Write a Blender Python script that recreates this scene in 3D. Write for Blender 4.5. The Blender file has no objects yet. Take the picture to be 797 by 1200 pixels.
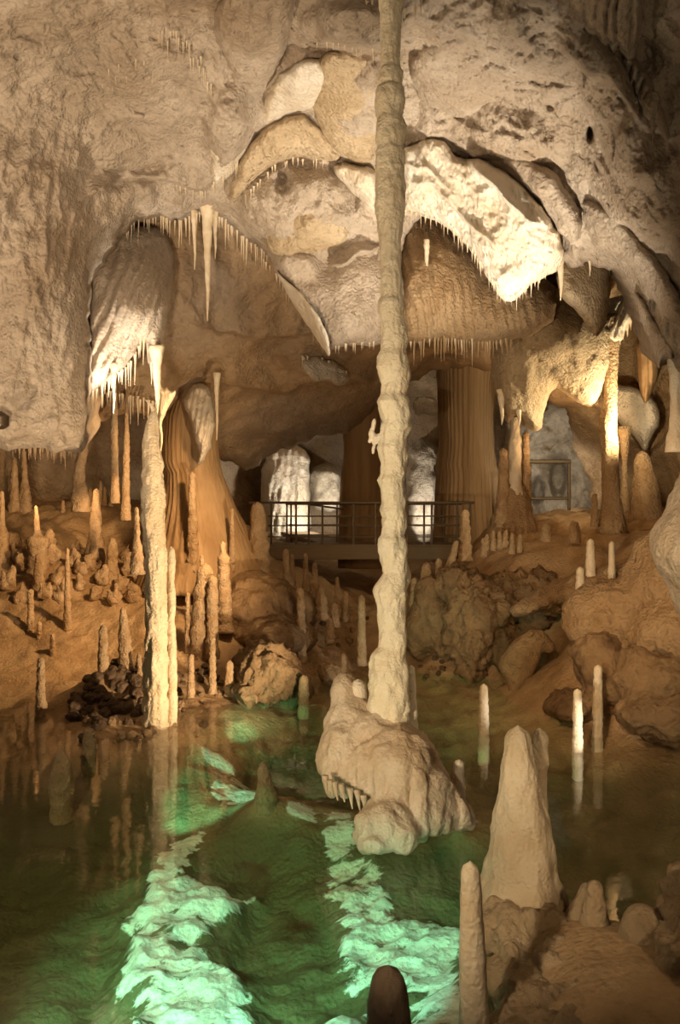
import bpy, math, random
import numpy as np
from mathutils import Vector

random.seed(11)
S = bpy.context.scene
COL = S.collection
F = 1000.0            # focal length in pixels of the 797x1200 frame
CX, CY, CZ = 398.5, 600.0, 3.0

def at(px, py, d):
    """point of the cave seen at pixel (px, py) at distance d along the view axis"""
    return np.array([(px - CX) / F * d, d, CZ + (CY - py) / F * d])

def at_v(px, py, d):
    return np.stack([(px - CX) / F * d, d, CZ + (CY - py) / F * d], -1)

# ------------------------------------------------------------------ noise
_rng = np.random.RandomState(5)
_perm = _rng.permutation(256).astype(np.int32)
_perm = np.concatenate([_perm, _perm, _perm])
_g = _rng.normal(size=(256, 3)).astype(np.float32)
_g /= np.linalg.norm(_g, axis=1, keepdims=True)

def perlin(P):
    P = np.asarray(P, np.float32)
    i = np.floor(P).astype(np.int32)
    f = P - i
    i &= 255
    u = f * f * f * (f * (f * 6 - 15) + 10)
    out = np.zeros(P.shape[:-1], np.float32)
    for dx in (0, 1):
        wx = u[..., 0] if dx else 1 - u[..., 0]
        hx = _perm[i[..., 0] + dx]
        for dy in (0, 1):
            wy = u[..., 1] if dy else 1 - u[..., 1]
            hy = _perm[hx + i[..., 1] + dy]
            for dz in (0, 1):
                wz = u[..., 2] if dz else 1 - u[..., 2]
                h = _perm[hy + i[..., 2] + dz]
                gv = _g[h]
                dot = gv[..., 0] * (f[..., 0] - dx) + gv[..., 1] * (f[..., 1] - dy) + gv[..., 2] * (f[..., 2] - dz)
                out += wx * wy * wz * dot
    return out * 1.5

def fbm(P, octv=4, gain=0.5):
    P = np.asarray(P, np.float32)
    a, s, t = 1.0, np.zeros(P.shape[:-1], np.float32), 0
    for k in range(octv):
        s += a * perlin(P * (2.03 ** k) + 17.3 * k)
        t += a
        a *= gain
    return s / t

def billow(P, octv=4, gain=0.5):
    P = np.asarray(P, np.float32)
    a, s, t = 1.0, np.zeros(P.shape[:-1], np.float32), 0
    for k in range(octv):
        s += a * np.abs(perlin(P * (2.03 ** k) + 31.7 * k))
        t += a
        a *= gain
    return s / t

class RBF:
    def __init__(self, pts, smooth=0.0):
        pts = np.array(pts, float)
        self.c, v = pts[:, :2], pts[:, 2]
        self.s = np.ptp(self.c, axis=0).max()
        n = len(v)
        A = np.zeros((n + 3, n + 3))
        A[:n, :n] = np.linalg.norm(self.c[:, None] - self.c[None], axis=2) / self.s - smooth * np.eye(n)
        A[:n, n] = A[n, :n] = 1
        A[:n, n + 1:] = self.c / self.s
        A[n + 1:, :n] = self.c.T / self.s
        b = np.concatenate([v, [0, 0, 0]])
        self.w = np.linalg.lstsq(A, b, rcond=None)[0]

    def __call__(self, x, y):
        x = np.asarray(x, float); y = np.asarray(y, float)
        sh = np.broadcast(x, y).shape
        x = np.broadcast_to(x, sh); y = np.broadcast_to(y, sh)
        n = len(self.c)
        out = self.w[n] + self.w[n + 1] * x / self.s + self.w[n + 2] * y / self.s
        for k in range(n):
            out = out + self.w[k] * np.hypot(x - self.c[k, 0], y - self.c[k, 1]) / self.s
        return out

# ------------------------------------------------------------------ mesh helpers
def link(name, me, mat=None, parent=None):
    o = bpy.data.objects.new(name, me)
    COL.objects.link(o)
    if mat is not None and me is not None:
        me.materials.append(mat)
    if parent is not None:
        o.parent = parent
    return o

def mesh_np(name, V, Fq, smooth=True):
    me = bpy.data.meshes.new(name)
    V = np.asarray(V, np.float32)
    if isinstance(Fq, np.ndarray):
        n, k = Fq.shape
        me.vertices.add(len(V)); me.vertices.foreach_set('co', V.ravel())
        me.loops.add(n * k); me.loops.foreach_set('vertex_index', Fq.astype(np.int32).ravel())
        me.polygons.add(n)
        me.polygons.foreach_set('loop_start', np.arange(0, n * k, k, dtype=np.int32))
        me.polygons.foreach_set('loop_total', np.full(n, k, np.int32))
        me.update(calc_edges=True)
        me.validate()
    else:
        me.from_pydata([tuple(map(float, v)) for v in V], [], Fq)
        me.update()
    me.polygons.foreach_set('use_smooth', np.full(len(me.polygons), smooth, dtype=bool))
    return me

def tag(o, label=None, cat=None, group=None, kind=None):
    if label: o['label'] = label
    if cat: o['category'] = cat
    if group: o['group'] = group
    if kind: o['kind'] = kind
    return o

def empty(name, loc, label, cat, group=None):
    o = bpy.data.objects.new(name, None)
    COL.objects.link(o)
    o.location = Vector([float(c) for c in loc])
    return tag(o, label, cat, group)

def chaikin(poly, it=2, closed=True):
    P = np.array(poly, float)
    for _ in range(it):
        Q = np.roll(P, -1, 0) if closed else P[1:]
        A = P if closed else P[:-1]
        N = np.empty((2 * len(A), 2))
        N[0::2] = 0.75 * A + 0.25 * Q
        N[1::2] = 0.25 * A + 0.75 * Q
        if not closed:
            N = np.vstack([P[:1], N, P[-1:]])
        P = N
    return P

def resample(P, step, closed=True):
    if closed: P = np.vstack([P, P[:1]])
    seg = np.linalg.norm(np.diff(P, axis=0), axis=1)
    s = np.concatenate([[0], np.cumsum(seg)])
    n = max(int(s[-1] / step), 3)
    t = np.linspace(0, s[-1], n, endpoint=not closed)
    return np.stack([np.interp(t, s, P[:, 0]), np.interp(t, s, P[:, 1])], 1)

def inside(P, poly):
    x, y = P[:, 0], P[:, 1]
    r = np.zeros(len(P), bool)
    a = poly; b = np.roll(poly, -1, 0)
    for (x0, y0), (x1, y1) in zip(a, b):
        if y0 == y1: continue
        c = ((y0 > y) != (y1 > y)) & (x < (x1 - x0) * (y - y0) / (y1 - y0) + x0)
        r ^= c
    return r

def nearest(P, poly):
    """distance to and closest point on the closed outline"""
    best = np.full(len(P), 1e9); bp = np.zeros_like(P)
    a = poly; b = np.roll(poly, -1, 0)
    for p0, p1 in zip(a, b):
        e = p1 - p0
        L = e @ e
        t = np.clip(((P - p0) @ e) / (L + 1e-9), 0, 1)
        q = p0 + t[:, None] * e
        d = ((P - q) ** 2).sum(1)
        m = d < best
        best[m] = d[m]; bp[m] = q[m]
    return np.sqrt(best), bp

def sstep(t):
    t = np.clip(t, 0, 1)
    return t * t * (3 - 2 * t)

def ledge_off(px, py, pl, A, fall):
    """rock above the line pl stands A metres proud and fades upward: an overhanging lip"""
    pl = np.array(pl, float)
    yl = np.interp(px, pl[:, 0], pl[:, 1])
    x0, x1 = pl[0, 0], pl[-1, 0]
    w = (x1 - x0)
    tap = sstep((px - x0) / (0.18 * w)) * sstep((x1 - px) / (0.18 * w))
    h = yl + 7 * perlin(np.stack([px / 22, px * 0 + x0, px * 0 + A], -1)) - py
    return -A * tap * np.where(h > 0, np.exp(-np.maximum(h, 0) / fall) * sstep(h / 4.0), 0)

def relief(name, outline, ctrl, mat, step=3, roll=26, rollD=0.7, skirt=1.6, ledges=(), bumps=(), noise=((0.35, 0.9, 1, 'f'),),
           edge=3.0, smooth_outline=2, flute=None):
    """a rock lobe: traced outline, its own distance and relief, rounded rim and thick back"""
    O = resample(chaikin(outline, smooth_outline) if smooth_outline else np.array(outline, float), max(step * 1.0, 3))
    jx = fbm(np.stack([O[:, 0] / 14, O[:, 1] / 14, O[:, 0] * 0 + len(name)], -1), 3)
    jy = fbm(np.stack([O[:, 0] / 14, O[:, 1] / 14, O[:, 0] * 0 + 9.3 + len(name)], -1), 3)
    O = O + edge * np.stack([jx, jy], 1) * 2
    R = RBF(ctrl)
    def depth(px, py, dist):
        d = R(px, py)
        t = np.clip(dist / roll, 0, 1)
        d = d + rollD * (1 - np.sqrt(np.maximum(1 - (1 - t) ** 2, 0)))
        for (bx, by, rx, ry, rot, A) in bumps:
            c, s_ = math.cos(math.radians(rot)), math.sin(math.radians(rot))
            u = ((px - bx) * c + (py - by) * s_) / rx
            v = (-(px - bx) * s_ + (py - by) * c) / ry
            q = u * u + v * v
            d = d - A * np.exp(-q * q * 0.7)
        for pl, A, fall in ledges:
            d = d + ledge_off(px, py, pl, A, fall)
        W = at_v(px, py, d)
        for (amp, sc, zs, kind) in noise:
            Q = W * np.array([sc, sc, sc * zs])
            wv = 0.35 * perlin(Q * 0.7 + 5.1)[..., None]
            d = d + amp * (fbm(Q + wv, 4) if kind == 'f' else (billow(Q + wv, 4) - 0.25) * (1 if kind == 'b' else -1))
        if flute:
            amp, wpx, slant = flute
            ph = (px + slant * py) / wpx + 1.2 * fbm(np.stack([px / 40, py / 120, px * 0 + 2.2], -1), 2)
            d = d - amp * np.abs(np.sin(ph * math.pi)) * np.clip(dist / 6, 0, 1)
        return d
    lo = O.min(0) - step; hi = O.max(0) + step
    nx = int((hi[0] - lo[0]) / step) + 2; ny = int((hi[1] - lo[1]) / step) + 2
    gx, gy = np.meshgrid(lo[0] + np.arange(nx) * step, lo[1] + np.arange(ny) * step)
    G = np.stack([gx.ravel(), gy.ravel()], 1)
    ins = inside(G, O)
    dist, bp = nearest(G, O)
    I = ins.reshape(ny, nx)
    cell = I[:-1, :-1] | I[1:, :-1] | I[:-1, 1:] | I[1:, 1:]
    G2 = np.where(ins[:, None], G, bp)
    dist = np.where(ins, dist, 0)
    D = depth(G2[:, 0], G2[:, 1], dist)
    W = at_v(G2[:, 0], G2[:, 1], D)
    idx = np.arange(nx * ny).reshape(ny, nx)
    q = np.stack([idx[:-1, :-1][cell], idx[1:, :-1][cell], idx[1:, 1:][cell], idx[:-1, 1:][cell]], 1)
    E = np.concatenate([q[:, [0, 1]], q[:, [1, 2]], q[:, [2, 3]], q[:, [3, 0]]])
    key = np.sort(E, 1); kk = key[:, 0].astype(np.int64) * (nx * ny) + key[:, 1]
    u, inv, cnt = np.unique(kk, return_inverse=True, return_counts=True)
    B = E[cnt[inv] == 1]
    bv = np.unique(B)
    m = np.full(nx * ny, -1); 
    rows = [bv]
    Vx = [W]
    base = nx * ny
    prev = np.arange(nx * ny)
    Q = [q]
    cen = O.mean(0)
    for f_ in (0.15, 0.5, 1.0):
        P2 = G2[bv] + (cen - G2[bv]) * 0.05 * f_
        W2 = at_v(P2[:, 0], P2[:, 1], D[bv] + skirt * f_)
        m = np.full(nx * ny, -1); m[bv] = base + np.arange(len(bv))
        Q.append(np.stack([B[:, 1], B[:, 0]], 1))
        Q[-1] = np.stack([prev[B[:, 0]], m[B[:, 0]], m[B[:, 1]], prev[B[:, 1]]], 1)
        Q[-1] = Q[-1][:, ::-1] if False else Q[-1]
        Vx.append(W2); base += len(bv); prev = m
    V = np.vstack(Vx); Fq = np.vstack(Q)
    used = np.unique(Fq)
    rm = np.full(len(V), -1); rm[used] = np.arange(len(used))
    o = link(name, mesh_np(name, V[used], rm[Fq]), mat)
    def look(px, py):
        P = np.array([[px, py]], float)
        dd, _ = nearest(P, O)
        return float(depth(P[:, 0], P[:, 1], dd)[0])
    o_look[name] = look
    return o
o_look = {}

def lathe(name, axis, mat, parent=None, seg=28, bump=0.05, nscale=6.0, crease=0.12, csc=3.0, flute=(0, 0), seed=0.0, cap_bottom=False, tip=True, flat=1.0, origin=None, rows_n=0):
    """a round formation about a crooked axis: axis = [(x, y, z, radius), ...] from the bottom up"""
    A = np.array(axis, float)
    s = np.concatenate([[0], np.cumsum(np.linalg.norm(np.diff(A[:, :3], axis=0), axis=1))])
    rmax = A[:, 3].max(); L = s[-1]
    st = max(min(L / 40, rmax * 0.3), L / 260)
    n = max(int(L / st) if not rows_n else rows_n, 8)
    t = np.linspace(0, L, n)
    C = np.stack([np.interp(t, s, A[:, k]) for k in range(3)], 1)
    r = np.interp(t, s, A[:, 3])
    if tip:                                    # rounded end
        rt = r[-1]
        e = np.clip((L - t) / max(rt * 1.3, 1e-4), 0, 1)
        r = r * np.sqrt(np.maximum(1 - (1 - e) ** 2, 0.0009))
    cr = np.abs(perlin(np.stack([t * csc / max(rmax * 4, .02), t * 0 + seed, t * 0 + 3.3], -1)))
    r = r * (1 + crease * (np.minimum(cr * 3, 1) - 0.6))
    th = np.linspace(0, 2 * math.pi, seg, endpoint=False)
    cx = np.cos(th)[None] * np.ones((n, 1)); sy = np.sin(th)[None] * np.ones((n, 1))
    Pn = np.stack([cx * rmax + C[:, :1], sy * rmax + C[:, 1:2] + seed * 7.1, np.repeat(C[:, 2:3], seg, 1)], -1)
    sc = nscale / (rmax * 5 + 0.15)
    k = 1 + bump * 2 * fbm(Pn * sc * np.array([1, 1, .8]), 4) + bump * 1.5 * (0.3 - billow(Pn * sc * 0.8 + 9, 2))
    if flute[0]:
        k = k + flute[0] * (np.abs(np.sin(th * flute[1] / 2 + 2.5 * perlin(np.stack([t * .4, t * 0, t * 0 + seed], -1))[:, None] + 1.5 * np.sin(th * 3 + seed))) - 0.5)
    rr = r[:, None] * k
    V = np.stack([C[:, :1] + rr * cx, C[:, 1:2] + rr * sy * flat, np.repeat(C[:, 2:3], seg, 1)], -1).reshape(-1, 3)
    idx = np.arange(n * seg).reshape(n, seg)
    q = np.stack([idx[:-1], np.roll(idx[:-1], -1, 1), np.roll(idx[1:], -1, 1), idx[1:]], -1).reshape(-1, 4)
    V = np.vstack([V, C[:1], C[-1:] + (C[-1:] - C[-2:-1]) * 0.15])
    b0, t0 = n * seg, n * seg + 1
    fan = [[idx[0, (j + 1) % seg], idx[0, j], b0, b0] for j in range(seg)] + [[idx[-1, j], idx[-1, (j + 1) % seg], t0, t0] for j in range(seg)]
    fl = [tuple(x) for x in q.tolist()] + [tuple(x[:3]) for x in fan]
    if origin is not None:
        V = V - np.array(origin)[None]
    me = mesh_np(name, V, fl)
    return link(name, me, mat, parent)

def rotm(deg):
    return math.cos(math.radians(deg)), math.sin(math.radians(deg))

def blobs(name, ells, mat, voxel=0.06, noise=((0.08, 2.0, 1, 'f'),), parent=None, origin=None, smooth=6):
    """one rock body grown together from several swellings (px, py, d, rx_px, ry_px, rz_m, rot)"""
    V = []; Fs = []; base = 0
    nu, nv = 28, 16
    for (px, py, d, rx, ry, rz, rot) in ells:
        u = np.linspace(0, 2 * math.pi, nu, endpoint=False); v = np.linspace(0, math.pi, nv)
        U, W_ = np.meshgrid(u, v)
        ex, ey, ez = rx * d / F, rz, ry * d / F
        X = ex * np.sin(W_) * np.cos(U); Y = ey * np.sin(W_) * np.sin(U); Z = ez * np.cos(W_)
        c, s_ = rotm(-rot)
        X, Z = X * c - Z * s_, X * s_ + Z * c
        P = np.stack([X, Y, Z], -1).reshape(-1, 3) + at(px, py, d)
        V.append(P)
        for i in range(nv - 1):
            for j in range(nu):
                a = base + i * nu + j; b = base + i * nu + (j + 1) % nu
                Fs.append((a, a + nu, b + nu, b))
        base += nu * nv
    me = bpy.data.meshes.new('grow')
    me.from_pydata([tuple(p) for p in np.vstack(V)], [], Fs)
    tmp = bpy.data.objects.new('grow', me); COL.objects.link(tmp)
    md = tmp.modifiers.new('r', 'REMESH'); md.mode = 'VOXEL'; md.voxel_size = voxel
    sm = tmp.modifiers.new('s', 'SMOOTH'); sm.factor = 0.6; sm.iterations = smooth
    dg = bpy.context.evaluated_depsgraph_get()
    me2 = bpy.data.meshes.new_from_object(tmp.evaluated_get(dg))
    bpy.data.objects.remove(tmp); bpy.data.meshes.remove(me)
    n = len(me2.vertices)
    co = np.empty(n * 3, np.float32); me2.vertices.foreach_get('co', co); co = co.reshape(-1, 3)
    no = np.empty(n * 3, np.float32); me2.vertices.foreach_get('normal', no); no = no.reshape(-1, 3)
    disp = np.zeros(n, np.float32)
    for (amp, sc, zs, kind) in noise:
        Q = co * np.array([sc, sc, sc * zs], np.float32)
        disp += amp * (fbm(Q, 4) if kind == 'f' else (0.25 - billow(Q, 4)) * (1 if kind == 'b' else -1) * 2)
    co = co + no * disp[:, None]
    if origin is not None: co = co - np.array(origin, np.float32)[None]
    me2.vertices.foreach_set('co', co.ravel().astype(np.float32)); me2.update()
    me2.name = name
    me2.materials.clear()
    me2.polygons.foreach_set('use_smooth', np.ones(len(me2.polygons), dtype=bool))
    return link(name, me2, mat, parent)

# ------------------------------------------------------------------ materials
def rock(name, c1, c2, c3=None, rough=0.75, bump=0.5, sc=3.0, grain=40.0, streak=0.0, spec=0.3, sss=0.0, pits=0.0, bd=0.06):
    m = bpy.data.materials.new(name); m.use_nodes = True
    nt = m.node_tree; N = nt.nodes; L = nt.links
    b = N['Principled BSDF']
    b.inputs['Roughness'].default_value = rough
    b.inputs['Specular IOR Level'].default_value = spec
    if sss:
        b.inputs['Subsurface Weight'].default_value = sss
        b.inputs['Subsurface Radius'].default_value = (0.09, 0.06, 0.03)
        b.inputs['Subsurface Scale'].default_value = 0.5
    tc = N.new('ShaderNodeTexCoord')
    mp = N.new('ShaderNodeMapping'); L.new(tc.outputs['Object'], mp.inputs['Vector'])
    if streak: mp.inputs['Scale'].default_value = (1, 1, streak)
    n1 = N.new('ShaderNodeTexNoise'); n1.inputs['Scale'].default_value = sc * 0.5; n1.inputs['Detail'].default_value = 8; n1.inputs['Roughness'].default_value = 0.62
    n1.inputs['Distortion'].default_value = 0.6
    L.new(mp.outputs['Vector'], n1.inputs['Vector'])
    cr = N.new('ShaderNodeValToRGB')
    cr.color_ramp.elements[0].position = 0.36; cr.color_ramp.elements[0].color = (*c2, 1)
    cr.color_ramp.elements[1].position = 0.62; cr.color_ramp.elements[1].color = (*c1, 1)
    L.new(n1.outputs['Fac'], cr.inputs['Fac'])
    out = cr.outputs['Color']
    if c3:
        n3 = N.new('ShaderNodeTexNoise'); n3.inputs['Scale'].default_value = sc * 0.21; n3.inputs['Detail'].default_value = 5
        L.new(tc.outputs['Object'], n3.inputs['Vector'])
        r3 = N.new('ShaderNodeMapRange'); r3.inputs[1].default_value = 0.5; r3.inputs[2].default_value = 0.66
        L.new(n3.outputs['Fac'], r3.inputs[0])
        mx = N.new('ShaderNodeMix'); mx.data_type = 'RGBA'
        L.new(r3.outputs[0], mx.inputs['Factor']); L.new(out, mx.inputs[6]); mx.inputs[7].default_value = (*c3, 1)
        out = mx.outputs[2]
    if pits:
        vz = N.new('ShaderNodeTexNoise'); vz.inputs['Scale'].default_value = grain * 0.35; vz.inputs['Detail'].default_value = 6; vz.inputs['Roughness'].default_value = 0.75
        L.new(tc.outputs['Object'], vz.inputs['Vector'])
        rp = N.new('ShaderNodeMapRange'); rp.inputs[1].default_value = 0.3; rp.inputs[2].default_value = 0.5; rp.inputs[3].default_value = 1 - pits; rp.inputs[4].default_value = 1
        L.new(vz.outputs['Fac'], rp.inputs[0])
        mm = N.new('ShaderNodeMix'); mm.data_type = 'RGBA'; mm.blend_type = 'MULTIPLY'; mm.inputs['Factor'].default_value = 1
        L.new(out, mm.inputs[6]); L.new(rp.outputs[0], mm.inputs[7]); out = mm.outputs[2]
    L.new(out, b.inputs['Base Color'])
    n2 = N.new('ShaderNodeTexNoise'); n2.inputs['Scale'].default_value = grain * 0.3; n2.inputs['Detail'].default_value = 9; n2.inputs['Roughness'].default_value = 0.7
    L.new(mp.outputs['Vector'], n2.inputs['Vector'])
    vo = N.new('ShaderNodeTexVoronoi'); vo.inputs['Scale'].default_value = grain; vo.feature = 'SMOOTH_F1'
    L.new(mp.outputs['Vector'], vo.inputs['Vector'])
    ad = N.new('ShaderNodeMath'); ad.operation = 'MULTIPLY_ADD'; ad.inputs[1].default_value = -0.4
    L.new(vo.outputs['Distance'], ad.inputs[0]); L.new(n2.outputs['Fac'], ad.inputs[2])
    bp = N.new('ShaderNodeBump'); bp.inputs['Strength'].default_value = bump; bp.inputs['Distance'].default_value = bd
    L.new(ad.outputs[0], bp.inputs['Height']); L.new(bp.outputs['Normal'], b.inputs['Normal'])
    return m

M = {}
M['ceil'] = rock('limestone_ceiling', (.55, .455, .355), (.40, .32, .235), (.35, .26, .175), bump=.8, sc=2.2, grain=24, pits=.35, bd=.11)
M['drape'] = rock('drapery_calcite', (.80, .73, .61), (.66, .54, .38), bump=.8, sc=3, grain=26, streak=.4, rough=.6, bd=.12)
M['ochre'] = rock('ochre_flowstone', (.54, .375, .21), (.40, .25, .12), (.47, .32, .18), bump=.9, sc=2.4, grain=24, rough=.65, pits=.3, bd=.14)
M['back'] = rock('back_rock', (.46, .33, .20), (.30, .195, .10), (.38, .29, .20), bump=.8, sc=1.6, grain=14, pits=.3, bd=.12)
M['flute'] = rock('fluted_flowstone', (.45, .295, .15), (.30, .18, .08), bump=.6, sc=3, grain=20, streak=.12, rough=.6)
M['pale'] = rock('pale_wall', (.66, .59, .48), (.50, .42, .31), bump=.8, sc=2, grain=24, pits=.35, bd=.14)
M['grey'] = rock('grey_rock', (.40, .35, .27), (.20, .165, .115), bump=.8, sc=2, grain=18, pits=.3)
M['column'] = rock('column_calcite', (.80, .70, .50), (.72, .60, .40), bump=.55, sc=4, grain=46, rough=.42, spec=.45, sss=.15, bd=.05)
M['cone'] = rock('cone_calcite', (.62, .50, .34), (.50, .37, .22), (.46, .32, .18), bump=.65, sc=4, grain=34, rough=.4, spec=.4, sss=.06, bd=.06)
M['tan'] = rock('tan_wall', (.60, .47, .31), (.46, .34, .20), bump=.8, sc=2, grain=24, pits=.35, bd=.14)
M['mound'] = rock('mound_calcite', (.68, .56, .42), (.52, .39, .25), (.50, .35, .21), bump=.6, sc=4, grain=34, rough=.3, spec=.55, sss=.08, bd=.05)
M['stal'] = rock('stalagmite_calcite', (.62, .44, .26), (.44, .285, .145), bump=.9, sc=5, grain=36, rough=.55, bd=.07, pits=.25)
M['stalp'] = rock('pale_stalagmite_calcite', (.78, .69, .53), (.68, .56, .39), bump=.6, sc=5, grain=40, rough=.4, spec=.45, sss=.1, bd=.05)
M['pillar'] = rock('pillar_calcite', (.68, .57, .40), (.54, .42, .26), bump=.7, sc=5, grain=36, rough=.45, bd=.06)
M['straw'] = rock('soda_straw_calcite', (.74, .64, .48), (.62, .49, .32), bump=.3, sc=9, grain=60, rough=.5, bd=.02)
M['strawd'] = rock('ochre_straw_calcite', (.56, .41, .24), (.46, .31, .17), bump=.3, sc=9, grain=60, rough=.5, bd=.02)
M['shelf'] = rock('wet_shelf_rock', (.46, .33, .19), (.33, .22, .115), bump=.8, sc=3, grain=26, rough=.38, spec=.4, bd=.09, pits=.25)
M['dark'] = rock('dark_rubble', (.19, .125, .07), (.08, .05, .028), bump=.9, sc=4, grain=18, rough=.6)
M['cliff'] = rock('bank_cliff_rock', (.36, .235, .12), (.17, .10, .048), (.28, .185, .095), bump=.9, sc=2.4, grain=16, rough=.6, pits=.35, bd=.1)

def flat(name, c, rough=.5, metal=0.0):
    m = bpy.data.materials.new(name); m.use_nodes = True
    b = m.node_tree.nodes['Principled BSDF']
    nz = m.node_tree.nodes.new('ShaderNodeTexNoise'); nz.inputs['Scale'].default_value = 14
    mx = m.node_tree.nodes.new('ShaderNodeMix'); mx.data_type = 'RGBA'
    mx.inputs[6].default_value = (*c, 1); mx.inputs[7].default_value = (*[x * .6 for x in c], 1)
    m.node_tree.links.new(nz.outputs['Fac'], mx.inputs['Factor'])
    m.node_tree.links.new(mx.outputs[2], b.inputs['Base Color'])
    b.inputs['Roughness'].default_value = rough; b.inputs['Metallic'].default_value = metal
    return m
M['metal'] = flat('dark_bronze_metal', (.13, .09, .05), .45, .6)
M['deck'] = flat('walkway_deck', (.24, .165, .09), .7)

# ------------------------------------------------------------------ terrain
def g(px, py, d):
    p = at(px, py, d); return (p[0], p[1], p[2])
TP = []
# left bank
TP += [g(-300, 800, 15), g(-100, 800, 15), g(0, 797, 15.2), g(110, 797, 15.2), g(-100, 700, 17.5), g(0, 700, 17.6), g(110, 700, 17.6), g(0, 650, 19.2), g(100, 650, 19.4), g(-100, 590, 22),
       g(20, 592, 22.2), g(110, 590, 22.5), g(180, 640, 19.8), g(160, 700, 17.6), g(230, 700, 17.4), g(240, 760, 15.2), g(190, 780, 14.6), g(270, 640, 20), g(290, 690, 18)]
# rubble shoal by the twin columns
TP += [g(120, 835, 12.8), g(90, 868, 11.4), g(200, 862, 11.6), g(160, 790, 13.8), g(128, 786, 13.7), g(108, 800, 13.3), g(100, 822, 12.8), g(140, 815, 13.1), g(165, 830, 12.7), g(235, 838, 12.7), g(150, 872, 11.2)]
# middle bank
TP += [g(300, 765, 15.4), g(330, 700, 18), g(345, 672, 20), g(300, 805, 14.5), g(360, 805, 14.7), g(400, 760, 17), g(390, 715, 19), g(440, 770, 17.5), g(450, 700, 20.5), g(400, 690, 22.5), g(500, 700, 21),
       g(480, 778, 16.8), g(400, 670, 25), g(250, 590, 23.5)]
# right bank: terraces behind the cliff
TP += [g(560, 640, 18.5), g(570, 612, 20), g(640, 600, 21.5), g(700, 604, 20.5), g(760, 605, 19.5), g(630, 650, 16.8), g(700, 668, 15), g(690, 640, 17), g(590, 690, 16), g(560, 790, 15.6), g(640, 800, 15.2),
       g(770, 690, 12.6), g(740, 660, 14.5), g(900, 640, 12.5), g(1000, 700, 11), g(700, 720, 13.8), g(760, 745, 12.2), g(690, 845, 12.1), g(797, 862, 11.2), g(1000, 860, 11)]
# lake bed
for (x, y, z) in [(-6, 10, -.9), (-4, 10.5, -.45), (-2.6, 9.8, -.7), (-3.3, 7, -1.0), (-6, 6, -1.1), (-1, 9, -.8), (-1.2, 6.5, -.85), (0, 5.5, -.85), (-2, 4.5, -.9), (-1.2, 11.5, -.6), (-.4, 10.5, -.7),
                  (0, 13, -.35), (1, 14.5, -.25), (1.6, 11.5, -.4), (2.6, 10.5, -.4), (1.2, 8.5, -.6), (2.6, 8.5, -.65), (4.2, 9, -.5), (6, 9, -.3), (2.0, 7.2, -.6), (3.2, 7.2, -.5), (5, 7, -.2),
                  (-8, 13, -.5), (-5.5, 13, -.4), (-12, 11, -.5), (-12, 5, -1.3), (-.85, 9.4, -.1), (1.2, 8.6, -.15), (0, 3, -.9), (-4, 3, -1.1), (4, 3, .1), (.8, 4, -.7), (.7, 7, -.8), (.2, 8.0, -.75)]:
    TP.append((x, y, z))
# foreground ledge on the right
TP += [(1.02, 5.9, -.35), (1.35, 6.25, .02), (1.2, 5.2, -.02), (1.7, 6.1, .05), (2.3, 6.0, .08), (1.6, 5.3, .12), (2.4, 5.2, .2), (1.3, 4.7, .02), (2.2, 4.5, .25), (2.7, 6.3, .02), (3.6, 5.5, .3), (5, 5, .4)]
# far ground
TP += [(-10, 27, 3.3), (0, 29, 2.2), (10, 27, 3.2), (-14, 20, 3), (14, 20, 3.0), (0, 25, 1.4), (-2.5, 26, 2.0), (2.5, 25, 1.6), (6, 24, 3.0)]
HT = RBF(TP)

LIT_SHELVES = [   # shelves under water shaped to the pools of light, their paleness painted in, traced at z = -0.45
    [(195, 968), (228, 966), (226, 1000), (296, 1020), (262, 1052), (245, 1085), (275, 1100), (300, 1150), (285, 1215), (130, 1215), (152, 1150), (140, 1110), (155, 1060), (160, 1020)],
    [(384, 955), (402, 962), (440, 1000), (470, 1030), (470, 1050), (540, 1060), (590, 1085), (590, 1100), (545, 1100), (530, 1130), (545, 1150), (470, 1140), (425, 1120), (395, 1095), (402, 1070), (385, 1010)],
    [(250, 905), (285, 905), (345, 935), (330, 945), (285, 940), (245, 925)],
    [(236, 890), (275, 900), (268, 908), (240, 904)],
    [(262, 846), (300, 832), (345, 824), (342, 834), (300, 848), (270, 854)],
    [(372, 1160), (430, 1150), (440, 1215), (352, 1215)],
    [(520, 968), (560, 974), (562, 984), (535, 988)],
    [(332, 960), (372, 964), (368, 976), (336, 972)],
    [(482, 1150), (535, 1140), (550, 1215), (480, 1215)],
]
SHW = [np.array([at(px, py, 3450 / (py - 600))[:2] for px, py in pl]) for pl in LIT_SHELVES]

def lit_shelf_mask(x, y):
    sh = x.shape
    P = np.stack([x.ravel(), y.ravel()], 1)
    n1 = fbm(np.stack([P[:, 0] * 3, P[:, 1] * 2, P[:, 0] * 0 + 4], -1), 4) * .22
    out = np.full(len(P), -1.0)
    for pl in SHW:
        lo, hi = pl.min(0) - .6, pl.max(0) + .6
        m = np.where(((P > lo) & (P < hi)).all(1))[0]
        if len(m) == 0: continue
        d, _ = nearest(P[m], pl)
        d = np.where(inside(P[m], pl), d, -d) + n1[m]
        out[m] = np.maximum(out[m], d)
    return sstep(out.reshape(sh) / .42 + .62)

def height(x, y, detail=True):
    x = np.asarray(x, float); y = np.asarray(y, float)
    z = HT(x, y)
    if detail:
        P = np.stack([x, y, z * 0 + .7], -1)
        bank = sstep((z + .25) / .5)
        near = sstep((y - 4) / 12)
        z = z + (1 - bank) * .16 * fbm(P * 1.7 + 7, 4) + (0.10 + .26 * bank * near) * fbm(P * .8, 5) + (.03 + .10 * bank * near) * (billow(P * 2.2 + 3, 4) - .25)
    return z

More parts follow.
